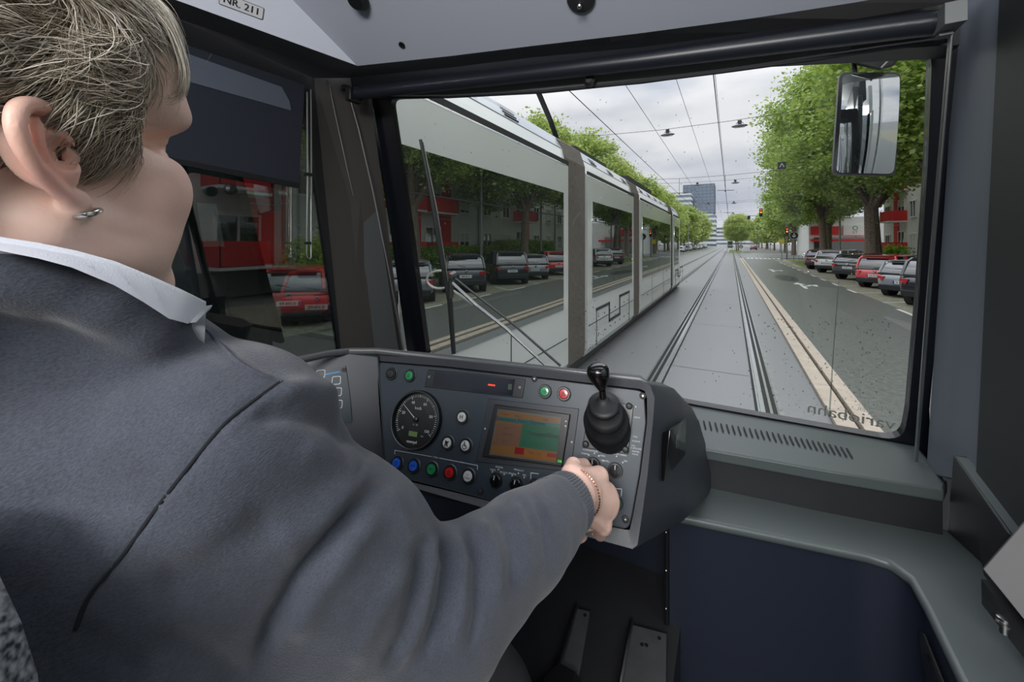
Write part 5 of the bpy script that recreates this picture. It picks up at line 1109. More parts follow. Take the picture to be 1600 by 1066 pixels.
# ================================================================= the driver
class Field:
    """a signed distance field on a grid, from which one smooth continuous skin is drawn"""
    def __init__(s, lo, hi, h):
        s.lo = np.array(lo, float); s.h = h; s.n = np.ceil((np.array(hi) - s.lo) / h).astype(int) + 1; s.a = np.full(s.n, 1.0, dtype=np.float32)
    def reg(s, lo, hi):
        i0 = np.clip(np.floor((np.array(lo) - s.lo) / s.h).astype(int), 0, s.n - 1); i1 = np.clip(np.ceil((np.array(hi) - s.lo) / s.h).astype(int) + 1, 1, s.n)
        if np.any(i1 <= i0): return None
        ax = [s.lo[k] + s.h * np.arange(i0[k], i1[k]) for k in range(3)]; g = np.meshgrid(*ax, indexing='ij')
        return tuple(slice(a, b) for a, b in zip(i0, i1)), np.stack(g, -1).astype(np.float32)
    def put(s, sl, d, k, sub=False):
        a = s.a[sl]
        if sub: d = -d; h = np.clip(.5 - .5 * (a - d) / k, 0, 1); s.a[sl] = a * (1 - h) + d * h + k * h * (1 - h)
        else: h = np.clip(.5 + .5 * (d - a) / k, 0, 1); s.a[sl] = d * (1 - h) + a * h - k * h * (1 - h)
    def cone(s, a, b, ra, rb, k=.01, sub=False):
        a = np.array(a, float); b = np.array(b, float); m = max(ra, rb) + k * 1.5 + s.h * 2
        q = s.reg(np.minimum(a, b) - m, np.maximum(a, b) + m)
        if q is None: return
        sl, P = q; ab = b - a; t = np.clip(((P - a) @ ab) / max(1e-12, ab @ ab), 0, 1); d = np.linalg.norm(P - a - t[..., None] * ab, axis=-1) - (ra + (rb - ra) * t); s.put(sl, d, k, sub)
    def ell(s, c, r, M=None, k=.01, sub=False):
        c = np.array(c, float); r = np.array(r, float); m = r.max() + k * 1.5 + s.h * 2; q = s.reg(c - m, c + m)
        if q is None: return
        sl, P = q; p = P - c
        if M is not None: p = p @ M
        k0 = np.linalg.norm(p / r, axis=-1); k1 = np.linalg.norm(p / (r * r), axis=-1); s.put(sl, k0 * (k0 - 1) / np.maximum(k1, 1e-9), k, sub)
    def chain(s, pts, rs, k=.01, sub=False):
        for i in range(len(pts) - 1): s.cone(pts[i], pts[i + 1], rs[i], rs[i + 1], k, sub)
    def mesh(s):
        a = s.a; g = a < 0; c = g[:-1, :-1, :-1].astype(np.int8)
        for dx in (0, 1):
            for dy in (0, 1):
                for dz in (0, 1):
                    if dx + dy + dz: c = c + g[dx:g.shape[0] - 1 + dx, dy:g.shape[1] - 1 + dy, dz:g.shape[2] - 1 + dz]
        act = (c > 0) & (c < 8); I = np.argwhere(act); idx = np.full(act.shape, -1, np.int64); idx[act] = np.arange(len(I))
        acc = np.zeros((len(I), 3)); cnt = np.zeros(len(I)); co = [np.array(v) for v in ((0, 0, 0), (1, 0, 0), (0, 1, 0), (1, 1, 0), (0, 0, 1), (1, 0, 1), (0, 1, 1), (1, 1, 1))]
        val = [a[I[:, 0] + o[0], I[:, 1] + o[1], I[:, 2] + o[2]] for o in co]
        for i, j in ((0, 1), (2, 3), (4, 5), (6, 7), (0, 2), (1, 3), (4, 6), (5, 7), (0, 4), (1, 5), (2, 6), (3, 7)):
            m = (val[i] < 0) != (val[j] < 0); t = np.where(m, val[i] / np.where(m, val[i] - val[j], 1), 0)
            p = co[i] + (co[j] - co[i]) * t[:, None]; acc[m] += p[m]; cnt[m] += 1
        V = s.lo + s.h * (I + acc / cnt[:, None]); Q = []
        for ax in range(3):
            sl0 = [slice(None)] * 3; sl1 = [slice(None)] * 3; sl0[ax] = slice(None, -1); sl1[ax] = slice(1, None)
            x = g[tuple(sl0)] != g[tuple(sl1)]; E = np.argwhere(x); u, v = (ax + 1) % 3, (ax + 2) % 3
            E = E[(E[:, u] > 0) & (E[:, v] > 0) & (E[:, u] < act.shape[u]) & (E[:, v] < act.shape[v]) & (E[:, ax] < act.shape[ax])]
            if not len(E): continue
            du = np.zeros(3, int); du[u] = 1; dv = np.zeros(3, int); dv[v] = 1
            q = np.stack([idx[tuple((E - o).T)] for o in (du + dv, dv, 0 * du, du)], 1); ins = g[tuple(E.T)]; q[~ins] = q[~ins][:, ::-1]; Q.append(q)
        Q = np.concatenate(Q); Q = Q[(Q >= 0).all(1)]; return V, Q
def vnormals(V, Q):
    n = np.cross(V[Q[:, 2]] - V[Q[:, 0]], V[Q[:, 3]] - V[Q[:, 1]]); N = np.zeros_like(V)
    for k in range(4): np.add.at(N, Q[:, k], n)
    return N / np.maximum(np.linalg.norm(N, axis=1), 1e-12)[:, None]
def relax(V, Q, it, lam=.5):
    for _ in range(it):
        S = np.zeros_like(V); c = np.zeros(len(V))
        for k in range(4):
            for o in (1, 3): np.add.at(S, Q[:, k], V[Q[:, (k + o) % 4]]); np.add.at(c, Q[:, k], 1)
        V = V + lam * (S / np.maximum(c, 1)[:, None] - V)
    return V
Cn = np.array(CAM); Rn = np.array(RT); Fn = np.array(FW)
def projn(V):
    d = V - Cn; D = d @ Fn; return np.stack([PX + F * (d @ Rn) / D, HY - F * d[:, 2] / D], 1), D
# ---- head frame: x to her right, y where she faces, z up
PHI = math.radians(-17); HS = 1.04
hf = np.array([math.sin(PHI), math.cos(PHI), 0.05]); hf /= np.linalg.norm(hf); hr = np.cross(hf, [0, 0, 1]); hr /= np.linalg.norm(hr); hu = np.cross(hr, hf)
HM = np.stack([hr, hf, hu], 1)
ear_w = np.array(atD(86, 240, .238)); H0 = ear_w - HM @ (np.array([.076, -.004, 0]) * HS)
def h2w(p): return H0 + HM @ (np.array(p, float) * HS)
HB = Field(H0 + np.array([-.16, -.17, -.24]), H0 + np.array([.17, .19, .17]), .0017)
def he(c, r, k=.012, rot=None, sub=False):
    M = HM if rot is None else HM @ rot
    HB.ell(h2w(c), np.array(r) * HS, M, k * HS, sub)
def hc(a, b, ra, rb, k=.01, sub=False): HB.cone(h2w(a), h2w(b), ra * HS, rb * HS, k * HS, sub)
def rz(a): a = math.radians(a); return np.array([[math.cos(a), -math.sin(a), 0], [math.sin(a), math.cos(a), 0], [0, 0, 1]])
def rx(a): a = math.radians(a); return np.array([[1, 0, 0], [0, math.cos(a), -math.sin(a)], [0, math.sin(a), math.cos(a)]])
def ry(a): a = math.radians(a); return np.array([[math.cos(a), 0, math.sin(a)], [0, 1, 0], [-math.sin(a), 0, math.cos(a)]])
he((0, -.012, .045), (.074, .095, .085)); he((0, .035, .04), (.062, .062, .072), .02)
he((0, .05, -.03), (.056, .048, .07), .025); he((0, .066, -.088), (.030, .027, .024), .022)
for s in (-1, 1):
    he((s * .044, .058, -.018), (.030, .032, .034), .02)                     # cheeks
    he((s * .048, .040, -.052), (.027, .036, .032), .022)                    # jowls
    hc((s * .062, .0, -.04), (s * .03, .07, -.09), .018, .018, .02)          # jaw line
    hc((s * .012, .090, .040), (s * .046, .070, .044), .011, .010, .010)     # brow
    he((s * .033, .088, .020), (.017, .012, .0125), .006, None, True)        # orbit
    he((s * .061, .070, .020), (.013, .020, .012), .010, None, True)          # temple hollow beside the eye
    he((s * .054, .072, .043), (.014, .020, .013), .012); he((s * .044, .056, .070), (.030, .034, .034), .02)                      # outer brow
    he((s * .053, .056, -.014), (.021, .028, .026), .014)
    he((s * .032, .075, .020), (.0125, .0125, .012), .003)                   # eyeball
    hc((s * .020, .088, .0265), (s * .045, .078, .025), .0035, .0035, .004)  # upper lid
    hc((s * .021, .087, .0135), (s * .044, .078, .014), .003, .003, .004)    # lower lid
    he((s * .011, .100, -.022), (.009, .010, .0085), .006)                   # nostril wing
    hc((s * .004, .094, -.051), (s * .022, .083, -.053), .0055, .004, .005)  # upper lip
    hc((s * .004, .094, -.060), (s * .020, .083, -.057), .0060, .004, .005)  # lower lip
hc((0, .090, .030), (0, .110, -.014), .0085, .0105, .010); he((0, .112, -.018), (.011, .010, .010), .007)
hc((-.021, .092, -.0557), (.021, .092, -.0557), .0016, .0016, .003, True)
hc((0, -.01, -.04), (-.012, -.045, -.16), .056, .062, .03); hc((0, .02, -.075), (-.01, -.01, -.16), .045, .058, .03)   # neck
he((.0, .035, -.092), (.045, .045, .026), .022)                              # under the chin
# ears
for s in (1, -1):
    ES, EA = .74, math.radians(-17)
    def e(y, z, x=0): y, z = (y + .008) * ES, z * ES; return (s * (.0735 + x * .95), -.008 + y * math.cos(EA) + z * math.sin(EA), -y * math.sin(EA) + z * math.cos(EA) - .002)
    EM = (rx(17) @ rz(-22 * s) @ ry(-8 * s))
    he(e(-.012, .004, .006), (.0055, .015, .0225), .006, EM)
    outl = [(.006, .016, .001), (.004, .028, .007), (-.008, .036, .012), (-.021, .034, .017), (-.029, .023, .020), (-.030, .008, .0195), (-.026, -.008, .017), (-.018, -.022, .012), (-.010, -.034, .009)]
    def crv(pp):
        o = []
        for i in range(len(pp) - 1):
            p0, p1, p2, p3 = (np.array(pp[max(0, min(len(pp) - 1, i + q))]) for q in (-1, 0, 1, 2))
            for t in (0, .25, .5, .75): o.append(tuple(.5 * (2 * p1 + (p2 - p0) * t + (2 * p0 - 5 * p1 + 4 * p2 - p3) * t * t + (3 * p1 - 3 * p2 + p3 - p0) * t ** 3)))
        return o + [pp[-1]]
    outl = crv(outl)
    for (y0, z0, x0), (y1, z1, x1) in zip(outl, outl[1:]): hc(e(y0, z0, x0), e(y1, z1, x1), .0038, .0038, .002)
    he(e(-.006, -.037, .0075), (.0040, .0068, .0085), .004, EM)              # lobe
    anti = [(-.009, .024, .010), (-.017, .014, .0135), (-.018, -.002, .013), (-.012, -.015, .010), (-.004, -.020, .008)]
    anti = crv(anti)
    for (y0, z0, x0), (y1, z1, x1) in zip(anti, anti[1:]): hc(e(y0, z0, x0), e(y1, z1, x1), .0030, .0030, .002)
    he(e(-.004, .001, .013), (.0075, .0070, .0095), .0025, EM, True)           # concha
    he(e(-.001, .023, .013), (.0055, .0055, .0045), .0025, EM, True)
    hc(e(-.023, .020, .021), e(-.022, -.004, .020), .0018, .0018, .002, True)  # groove inside the rim
    he(e(.006, -.003, .004), (.0036, .0038, .0058), .003)                    # tragus
Vh, Qh = HB.mesh()
# ---- hand: a relaxed fist on the panel, thumb side up
def A(px, py, d): return np.array(atD(px, py, d))
wrist = A(903, 772, .615)
KN = [A(936, 744, .665), A(947, 768, .668), A(949, 797, .660), A(942, 822, .648)]
lo = np.minimum(wrist, KN[0]) - .11; hi = np.maximum(wrist, KN[3]) + .11; B = Field(lo, hi, .0015)
elbow = A(672, 968, .385)
fd = wrist - elbow; fd /= np.linalg.norm(fd)
B.cone(wrist - fd * .12, wrist, .031, .027, .01)
CB = [A(905, 752, .625), A(912, 765, .63), A(913, 781, .627), A(908, 795, .62)]
for k in range(4): B.cone(CB[k], KN[k], .0185, .0150 - .0008 * k, .012)
B.cone(wrist, (KN[1] + KN[2]) / 2, .026, .021, .012)
for k in range(4): B.ell(KN[k], (.0132, .0132, .0132), None, .006)
PI_ = [A(942, 762, .705), A(950, 788, .702), A(947, 816, .694), A(936, 840, .682)]
DI_ = [A(922, 775, .712), A(926, 803, .708), A(922, 826, .700), A(918, 846, .682)]
TI_ = [A(908, 783, .695), A(908, 810, .693), A(905, 832, .688), A(903, 842, .665)]
for k, (r1, r2, r3) in enumerate(((.0108, .0096, .0084), (.0112, .0098, .0086), (.0106, .0094, .0082), (.0096, .0086, .0076))):
    B.cone(KN[k], PI_[k], r1 + .0016, r1, .004); B.cone(PI_[k], DI_[k], r1, r2, .0025); B.cone(DI_[k], TI_[k], r2, r3, .0025)
T0, T1, T2, T3 = A(893, 742, .628), A(896, 728, .650), A(912, 728, .685), A(926, 740, .705)
B.cone(T0, T1, .017, .0125, .010); B.cone(T1, T2, .0118, .0108, .004); B.cone(T2, T3, .0108, .0088, .004)
for k in range(4): B.cone(CB[k] + (KN[k] - CB[k]) * .35 + np.array([.0125, -.010, .004]), KN[k] + np.array([.010, -.008, .003]), .0022, .0026, .006)  # tendons
B.cone(A(936, 768, .62), A(930, 800, .61), .002, .002, .006)
Vb, Qb = B.mesh()
# ---- torso and upper arm under the clothes, thighs
shoulder = np.array([-.318, .168, 1.95]); neckb = h2w((-.012, -.045, -.15)); lsh = np.array([-.62, .02, 1.93])
TB = Field((-.80, -.22, 1.30), (-.05, .75, 2.16), .006)
def torso(T, g, k=.05):
    T.cone(neckb, neckb + np.array([0, .0, -.08]), .055 + g, .075 + g, k)
    T.cone(neckb + np.array([.0, .02, -.06]), shoulder + np.array([-.02, -.01, .0]), .05 + g, .052 + g, k); T.cone(neckb + np.array([-.02, .0, -.06]), lsh, .05 + g, .052 + g, k)
    T.ell((-.47, .05, 1.80), (.17 + g, .115 + g, .2 + g), rz(18), k); T.ell((-.46, .03, 1.58), (.16 + g, .13 + g, .2 + g), None, k)
torso(TB, 0); TB.cone(shoulder + np.array([-.012, -.012, -.02]), elbow, .040, .036, .02); TB.cone(elbow, wrist - fd * .1, .04, .030, .02)
TB.cone(lsh, (-.74, .2, 1.72), .045, .038, .03)
TB.ell((-.46, .05, 1.42), (.17, .15, .13), None, .05)
Vt, Qt = TB.mesh()
m_skin = mat('skin', (244, 208, 192), .48, sss=.12, noise_s=26, noise_a=.07, bump=.12, bump_s=420)
def tone_skin(m):
    t = m.node_tree; b = t.nodes['Principled BSDF']; src = b.inputs['Base Color'].links[0].from_socket
    a = nd(t, 'ShaderNodeAttribute'); a.attribute_name = 'blush'; mx = nd(t, 'ShaderNodeMix'); mx.data_type = 'RGBA'; mx.blend_type = 'MULTIPLY'; mx.inputs[0].default_value = 1
    r = nd(t, 'ShaderNodeValToRGB'); r.color_ramp.elements[0].color = (1, 1, 1, 1); r.color_ramp.elements[1].color = (.92, .52, .46, 1)
    t.links.new(a.outputs['Fac'], r.inputs[0]); t.links.new(src, mx.inputs[6]); t.links.new(r.outputs[0], mx.inputs[7]); t.links.new(mx.outputs[2], b.inputs['Base Color'])
tone_skin(m_skin)
V = np.concatenate([Vh, Vb, Vt]); Q = np.concatenate([Qh, Qb + len(Vh), Qt + len(Vh) + len(Vb)])
base = Vector((-.46, 0, 1.3)); person = npmesh('person', V - np.array(base), Q, m_skin, None, True); person.location = base
tag(person, 'driver with short grey-blond hair and dark cardigan, right hand on the console', 'person')
at = person.data.attributes.new('blush', 'FLOAT', 'POINT'); bl = np.zeros(len(V)); 
hl = (V[:len(Vh)] - H0) @ HM / HS
bl[:len(Vh)] = np.clip(1.0 - np.linalg.norm((hl - np.array([.09, -.012, .0])) / np.array([.022, .030, .05]), axis=1), 0, 1) * .8 + np.clip(1 - np.linalg.norm((hl - np.array([.05, .06, -.02])) / .05, axis=1), 0, 1) * .25 + np.clip(-hl[:, 2] * 4 - .35, 0, .22)
kb = Vb; dk = np.min([np.linalg.norm(kb - p, axis=1) for p in KN + PI_ + TI_], axis=0); bl[len(Vh):len(Vh) + len(Vb)] = np.clip(1 - dk / .016, 0, 1) * .38 + .14
at.data.foreach_set('value', bl.astype(np.float32))
# ---- cardigan
CF = Field((-.84, -.24, 1.35), (-.02, .75, 2.17), .0042)
sh2_ = shoulder + np.array([-.012, -.012, -.02])
torso(CF, .018, .05)
CF.cone(neckb + np.array([.02, .03, -.05]), sh2_ + np.array([-.01, 0, .0]), .062, .068, .04)
sh2 = shoulder + np.array([-.012, -.012, -.02])
CF.cone(sh2, sh2 + (elbow - sh2) * .5, .073, .067, .03); CF.cone(sh2 + (elbow - sh2) * .5, elbow, .067, .064, .03)
CF.cone((-.42, .08, 1.80), (-.38, .15, 1.45), .15, .16, .05)
w0 = wrist - fd * .030
CF.cone(elbow, elbow + (w0 - elbow) * .55, .064, .056, .03); CF.cone(elbow + (w0 - elbow) * .55, w0 - fd * .035, .056, .047, .01)
CF.cone(w0 - fd * .035, w0, .041, .038, .006)
CF.cone(lsh, (-.74, .2, 1.72), .075, .065, .03)
# the band round the neck, up to the shirt collar
band = [(-60, 384, .196), (0, 390, .203), (50, 400, .211), (101, 410, .218), (177, 441, .232), (238, 476, .248), (268, 500, .262)]
CF.chain([A(x, y + 40, d + .020) for x, y, d in band], [.014] * 7, .015)
CF.chain([A(x, y + 120, d + .062) for x, y, d in band], [.042] * 7, .03)
# neck opening
# cut the cuff flat
Vc, Qc = CF.mesh(); Vc = relax(Vc, Qc, 2)
t_ = (Vc - w0) @ fd; over = t_ > .004; Vc[over] -= np.outer(t_[over] - .004 - .1 * (t_[over] - .004), fd)
Nc = vnormals(Vc, Qc); uv, Dc = projn(Vc); vis = np.clip(-((Vc - Cn) * Nc).sum(1) / np.linalg.norm(Vc - Cn, axis=1) * 3 + .6, 0, 1)
def dpoly(uv, pts):
    d = np.full(len(uv), 1e9); tt = np.zeros(len(uv)); n = len(pts) - 1
    for i in range(n):
        a, b = np.array(pts[i], float), np.array(pts[i + 1], float); ab = b - a; t = np.clip(((uv - a) @ ab) / (ab @ ab), 0, 1); q = np.linalg.norm(uv - a - t[:, None] * ab, axis=1)
        m = q < d; d[m] = q[m]; tt[m] = (i + t[m]) / n
    return d, tt
disp = np.zeros(len(Vc))
folds = [  # traced line, depth in mm (+ ridge, - groove), width in px
    ([(432, 600), (388, 632), (345, 668), (290, 735), (240, 800), (190, 870), (140, 930), (118, 985)], -2.2, 5), ([(437, 606), (395, 640), (352, 676), (298, 742), (248, 806), (196, 878)], .9, 7),
    ([(290, 503), (330, 522), (352, 548), (385, 578), (440, 597)], 1.6, 7), ([(300, 520), (330, 548), (372, 584)], -1.0, 7),
    ([(430, 612), (480, 606), (530, 615), (556, 640)], 5, 17), ([(395, 650), (460, 645), (520, 662), (562, 694)], -6, 17), ([(470, 700), (520, 720), (556, 735)], 3, 20),
    ([(575, 735), (530, 780), (480, 830), (430, 860)], 5, 24), ([(566, 778), (512, 845), (467, 904), (425, 973), (404, 1040)], -9, 13), ([(590, 800), (540, 868), (492, 930), (455, 1000)], 5, 22),
    ([(440, 800), (380, 850), (300, 900), (240, 920)], -5, 32), ([(600, 760), (640, 830), (655, 850)], 3, 18),
    ([(672, 836), (676, 882), (655, 975), (622, 1040)], 4.5, 9), ([(660, 850), (655, 900), (632, 985), (600, 1050)], -4, 11), ([(690, 838), (700, 880), (690, 950), (662, 1030)], -4, 8),
    ([(708, 830), (724, 872), (722, 950), (705, 1020)], 3.5, 9), ([(728, 820), (748, 880), (748, 960), (735, 1020)], -3.5, 8), ([(752, 812), (775, 870), (778, 940)], 3, 9), ([(778, 798), (800, 860), (800, 925)], -2.6, 8),
    ([(803, 782), (824, 838), (828, 900)], 2.4, 8), ([(830, 764), (850, 815), (856, 880)], -2, 7), ([(640, 880), (590, 960), (550, 1040)], 3, 16), ([(250, 990), (320, 1020), (380, 1066)], -4, 22), ([(120, 985), (170, 1010), (230, 1066)], -3.5, 16)]
for pts, dep, w in folds:
    d, tt = dpoly(uv, pts); e = np.clip(np.minimum(tt, 1 - tt) * 6 + .25, 0, 1); disp += dep * .0015 * np.exp(-(d / w) ** 2) * e * np.clip(Dc / .4, .5, 1.3)
disp *= vis
sm = np.array([noise.noise(Vector(p) * 13) * .0035 + noise.noise(Vector(p) * 34) * .0012 for p in Vc]); disp += sm
Vc = Vc + Nc * disp[:, None]
def knit(name, c):
    m = mat(name, c, .9, sheen=.25, noise_s=40, noise_a=.14, detail=6); t = m.node_tree; b = t.nodes['Principled BSDF']
    tcn = nd(t, 'ShaderNodeTexCoord'); w1 = nd(t, 'ShaderNodeTexNoise'); w1.inputs['Scale'].default_value = 900; w1.inputs['Detail'].default_value = 2
    mpn = nd(t, 'ShaderNodeMapping'); mpn.inputs['Scale'].default_value = (1, .45, 1); mpn.inputs['Rotation'].default_value = (.4, .3, .5); t.links.new(tcn.outputs['Object'], mpn.inputs[0]); t.links.new(mpn.outputs[0], w1.inputs['Vector'])
    bp = nd(t, 'ShaderNodeBump'); bp.inputs['Strength'].default_value = .45; bp.inputs['Distance'].default_value = .0012; t.links.new(w1.outputs[0], bp.inputs['Height']); t.links.new(bp.outputs[0], b.inputs['Normal'])
    src = b.inputs['Base Color'].links[0].from_socket; mx = nd(t, 'ShaderNodeMix'); mx.data_type = 'RGBA'; mx.blend_type = 'MULTIPLY'; mx.inputs[0].default_value = .8
    r = nd(t, 'ShaderNodeValToRGB'); r.color_ramp.elements[0].position = .3; r.color_ramp.elements[0].color = (.6, .6, .62, 1); r.color_ramp.elements[1].position = .7; r.color_ramp.elements[1].color = (1.2, 1.2, 1.2, 1)
    t.links.new(w1.outputs[0], r.inputs[0]); t.links.new(src, mx.inputs[6]); t.links.new(r.outputs[0], mx.inputs[7]); t.links.new(mx.outputs[2], b.inputs['Base Color']); return m
m_knit = knit('navy_knit', (60, 65, 76))
card = npmesh('cardigan', Vc - np.array(base), Qc, m_knit, person, True)
# ribbed cuff
u1, v1, _ = basis(fd); NA = 384; rg = []
for (h, r_) in ((-.048, .040), (-.046, .0470), (-.040, .0478), (-.036, .0455), (-.02, .0440), (-.004, .0425), (.004, .0415), (.007, .0395), (.004, .036), (-.02, .035)):
    rg.append([Vector(w0) + Vector(fd) * h + (u1 * math.cos(a) * .98 + v1 * math.sin(a)) * (r_ + (.0007 * math.sin(a * 58) if h > -.037 and r_ > .038 else 0)) for a in [2 * math.pi * k / NA for k in range(NA)]])
b = MB(); b.loft(rg, True, False); b.build('cuff', m_knit, person, smooth=True, autos=80)
# sunk seam of the sleeve and the lighter stitched seam on the shoulder
from mathutils.bvhtree import BVHTree
bvh = BVHTree.FromPolygons([tuple(v) for v in Vc], [tuple(int(i) for i in q) for q in Qc])
def on_card(pts, lift, n=40):
    out = []; pts = np.array(pts, float); m_ = len(pts) - 1
    for k in range(n):
        t = k / (n - 1) * m_; i = min(int(t), m_ - 1); f = t - i; q0 = pts[max(i - 1, 0)]; q1 = pts[i]; q2 = pts[i + 1]; q3 = pts[min(i + 2, m_)]
        x = .5 * (2 * q1 + (q2 - q0) * f + (2 * q0 - 5 * q1 + 4 * q2 - q3) * f * f + (3 * q1 - 3 * q2 + q3 - q0) * f ** 3)
        r = ray(x[0], x[1]).normalized(); h = bvh.ray_cast(CAM, r)
        if h[0] is not None: out.append(h[0] - r * lift)
    return out
b = MB(); b.tube(on_card([(438, 596), (388, 632), (345, 668), (290, 735), (240, 800), (190, 870), (140, 930), (118, 985)], .0002), .0011, 6); b.build('sleeve_seam', mat('seam_dark', (20, 23, 30), .95), person, smooth=True)
b = MB(); b.tube(on_card([(285, 503), (318, 514), (345, 540), (372, 566), (405, 585), (440, 597)], .0), .0013, 6); b.build('shoulder_seam', m_knit, person, smooth=True)
m_shirt = mat('white_shirt', (214, 218, 228), .8, bump=.15, bump_s=900)
# ---- shirt collar: a folded band leaning on the neck
nk = neckb; nd_ = Vector(h2w((0, 0, -.03)) - nk).normalized()
def ringpt(a, r, h, fy=0):  # a: 0 = her right, 90 = front
    a = math.radians(a); x = hr * math.cos(a) * r + hf * math.sin(a) * (r + fy)
    return Vector(nk + x) + nd_ * h
P = Vector
col_top = []; col_bot = []
up1 = [(-60, 372, .203), (0, 379, .210), (60, 388, .219), (120, 400, .229), (180, 416, .241), (235, 438, .254), (285, 460, .268), (322, 478, .282)]
lo1 = [(-60, 386, .188), (0, 392, .196), (60, 404, .205), (112, 418, .212), (179, 446, .226), (224, 472, .239), (264, 498, .254), (294, 506, .268)]
inn = [(-60, 366, .225), (0, 374, .232), (60, 381, .242), (120, 394, .252), (180, 414, .265), (235, 436, .280), (285, 456, .292), (318, 474, .292)]
b = MB(); R1 = [atD(*p) for p in inn]; R2 = [atD(*p) for p in up1]; R3 = [atD(*p) for p in lo1]
back = [p - (p - CAM).normalized() * -.004 for p in R3]
b.loft([[R1[i] + Vector((0, 0, -.045)), R1[i], R2[i] + Vector((0, 0, .003)), R2[i], R3[i], R3[i] + (R3[i] - CAM).normalized() * .004, R2[i] + (R2[i] - CAM).normalized() * .006] for i in range(8)])
b.build('shirt_collar', m_shirt, person, smooth=True, autos=60)
b = MB(); tip = [atD(322, 478, .286), atD(296, 505, .276), atD(302, 497, .30), atD(320, 484, .31)]; b.slab(tip, Vector((.0, .004, 0))); b.build('shirt_collar', m_shirt, person)
# ---- hair: a cap of short waved locks
rng = np.random.default_rng(21)
HF = Field(H0 + np.array([-.17, -.19, -.14]), H0 + np.array([.19, .19, .22]), .0024)
def hh(c, r, k=.02, rot=None, sub=False): HF.ell(h2w(c), np.array(r) * HS, HM if rot is None else HM @ rot, k * HS, sub)
hh((0, -.018, .062), (.083, .105, .088)); hh((0, .026, .088), (.070, .056, .064)); hh((0, -.065, .0), (.068, .058, .075)); hh((0, -.06, -.06), (.055, .04, .06))
hh((.062, .018, .045), (.022, .040, .045), .015)
hh((0, .112, .012), (.095, .070, .080), .010, None, True); hh((.085, .088, .028), (.062, .054, .054), .010, None, True); hh((.085, .045, -.055), (.04, .05, .042), .012, None, True); hh((.088, -.008, -.006), (.03, .024, .030), .008, None, True)
Vk, Qk = HF.mesh(); Nk = vnormals(Vk, Qk); lk = (Vk - H0) @ HM / HS
Vk = Vk + Nk * np.array([noise.noise(Vector(p) * 26) * .006 + noise.noise(Vector((p[0], p[1], p[2] * 2)) * 60) * .0025 for p in lk])[:, None]
def hair_mat(name, c1, c2, c3):
    m = bpy.data.materials.new(name); m.use_nodes = True; t = m.node_tree; b = t.nodes['Principled BSDF']; b.inputs['Roughness'].default_value = .5; b.inputs['Specular IOR Level'].default_value = .35
    g = nd(t, 'ShaderNodeNewGeometry'); r = nd(t, 'ShaderNodeValToRGB'); e = r.color_ramp.elements; e[0].color = lin(c1); e[1].color = lin(c3); q = e.new(.5); q.color = lin(c2)
    t.links.new(g.outputs['Random Per Island'], r.inputs[0]); t.links.new(r.outputs[0], b.inputs['Base Color']); return m
m_hair0 = mat('hair_base', (122, 110, 94), .8, noise_s=60, noise_a=.3)
hair = npmesh('hair', Vk - np.array(base), Qk, m_hair0, person, True)
# locks follow a combed direction field over the cap
def flow(l):
    x, y, z = l; top = max(0, min(1, (z - .03) / .08))
    d = Vector((x * 1.5 * (1 - top) * .2, -.55 + .9 * top + 3.5 * y * (1 - top), -.95 * (1 - top) + .1))
    d.x += noise.noise(Vector(l) * 22) * .5; d.y += noise.noise(Vector(l) * 22 + Vector((9, 0, 0))) * 1.0; d.z += noise.noise(Vector(l) * 22 + Vector((0, 9, 0))) * .8; return d
def strands(n, ln, rad, sel, lift, curl):
    idx_ = np.nonzero(sel)[0]; pick = rng.choice(idx_, n); VV = []; QQ = []; c = 0; K_ = 9; wv_rng = rng.random((n, 4))
    for j, i in enumerate(pick):
        p = Vector(lk[i]); nn = Vector(HM.T @ Nk[i]).normalized(); L_ = ln * (.6 + .8 * wv_rng[j, 0]); ph = wv_rng[j, 1] * 6.28; pts = []; d0 = None
        p = p + nn * (.001 + .004 * wv_rng[j, 2])
        cl = noise.noise(Vector(lk[i]) * 45) * 2.2 + (wv_rng[j, 3] - .5) * .5
        d = flow(p); d = (d - nn * d.dot(nn)).normalized(); sd = nn.cross(d)
        for k in range(K_):
            t = k / (K_ - 1); pts.append(p + nn * (lift * math.sin(t * 2.6) * (.6 + wv_rng[j, 2])) + sd * (curl * cl * t * t + .0015 * math.sin(t * 7 + ph)) + d * (L_ * t) - nn * (t * t * L_ * L_ / .19))
        r0 = rad * (.6 + .9 * wv_rng[j, 2]); ring = []
        for k, q in enumerate(pts):
            tdir = (pts[min(k + 1, K_ - 1)] - pts[max(k - 1, 0)]).normalized(); s_ = tdir.cross(nn).normalized(); o = s_.cross(tdir); rr = r0 * (1 - .85 * (k / (K_ - 1)) ** 1.6) * (.5 + .5 * min(1, k / 1.5))
            for a in (0, 2.094, 4.189): ring.append(q + s_ * math.cos(a) * rr * 1.7 + o * math.sin(a) * rr)
        VV += ring
        for k in range(K_ - 1):
            for a in range(3): b2 = (a + 1) % 3; QQ.append((c + k * 3 + a, c + k * 3 + b2, c + k * 3 + 3 + b2, c + k * 3 + 3 + a))
        c += K_ * 3
    return np.array([tuple(v) for v in VV]), np.array(QQ)
m_hairs = hair_mat('grey_blond_hair', (144, 130, 111), (182, 168, 148), (218, 208, 192))
m_hairl = hair_mat('light_hair', (182, 172, 155), (206, 197, 182), (230, 224, 214))
keep = (lk[:, 2] > -.035) | (lk[:, 1] < -.03)
near = keep & (lk[:, 0] > -.06)
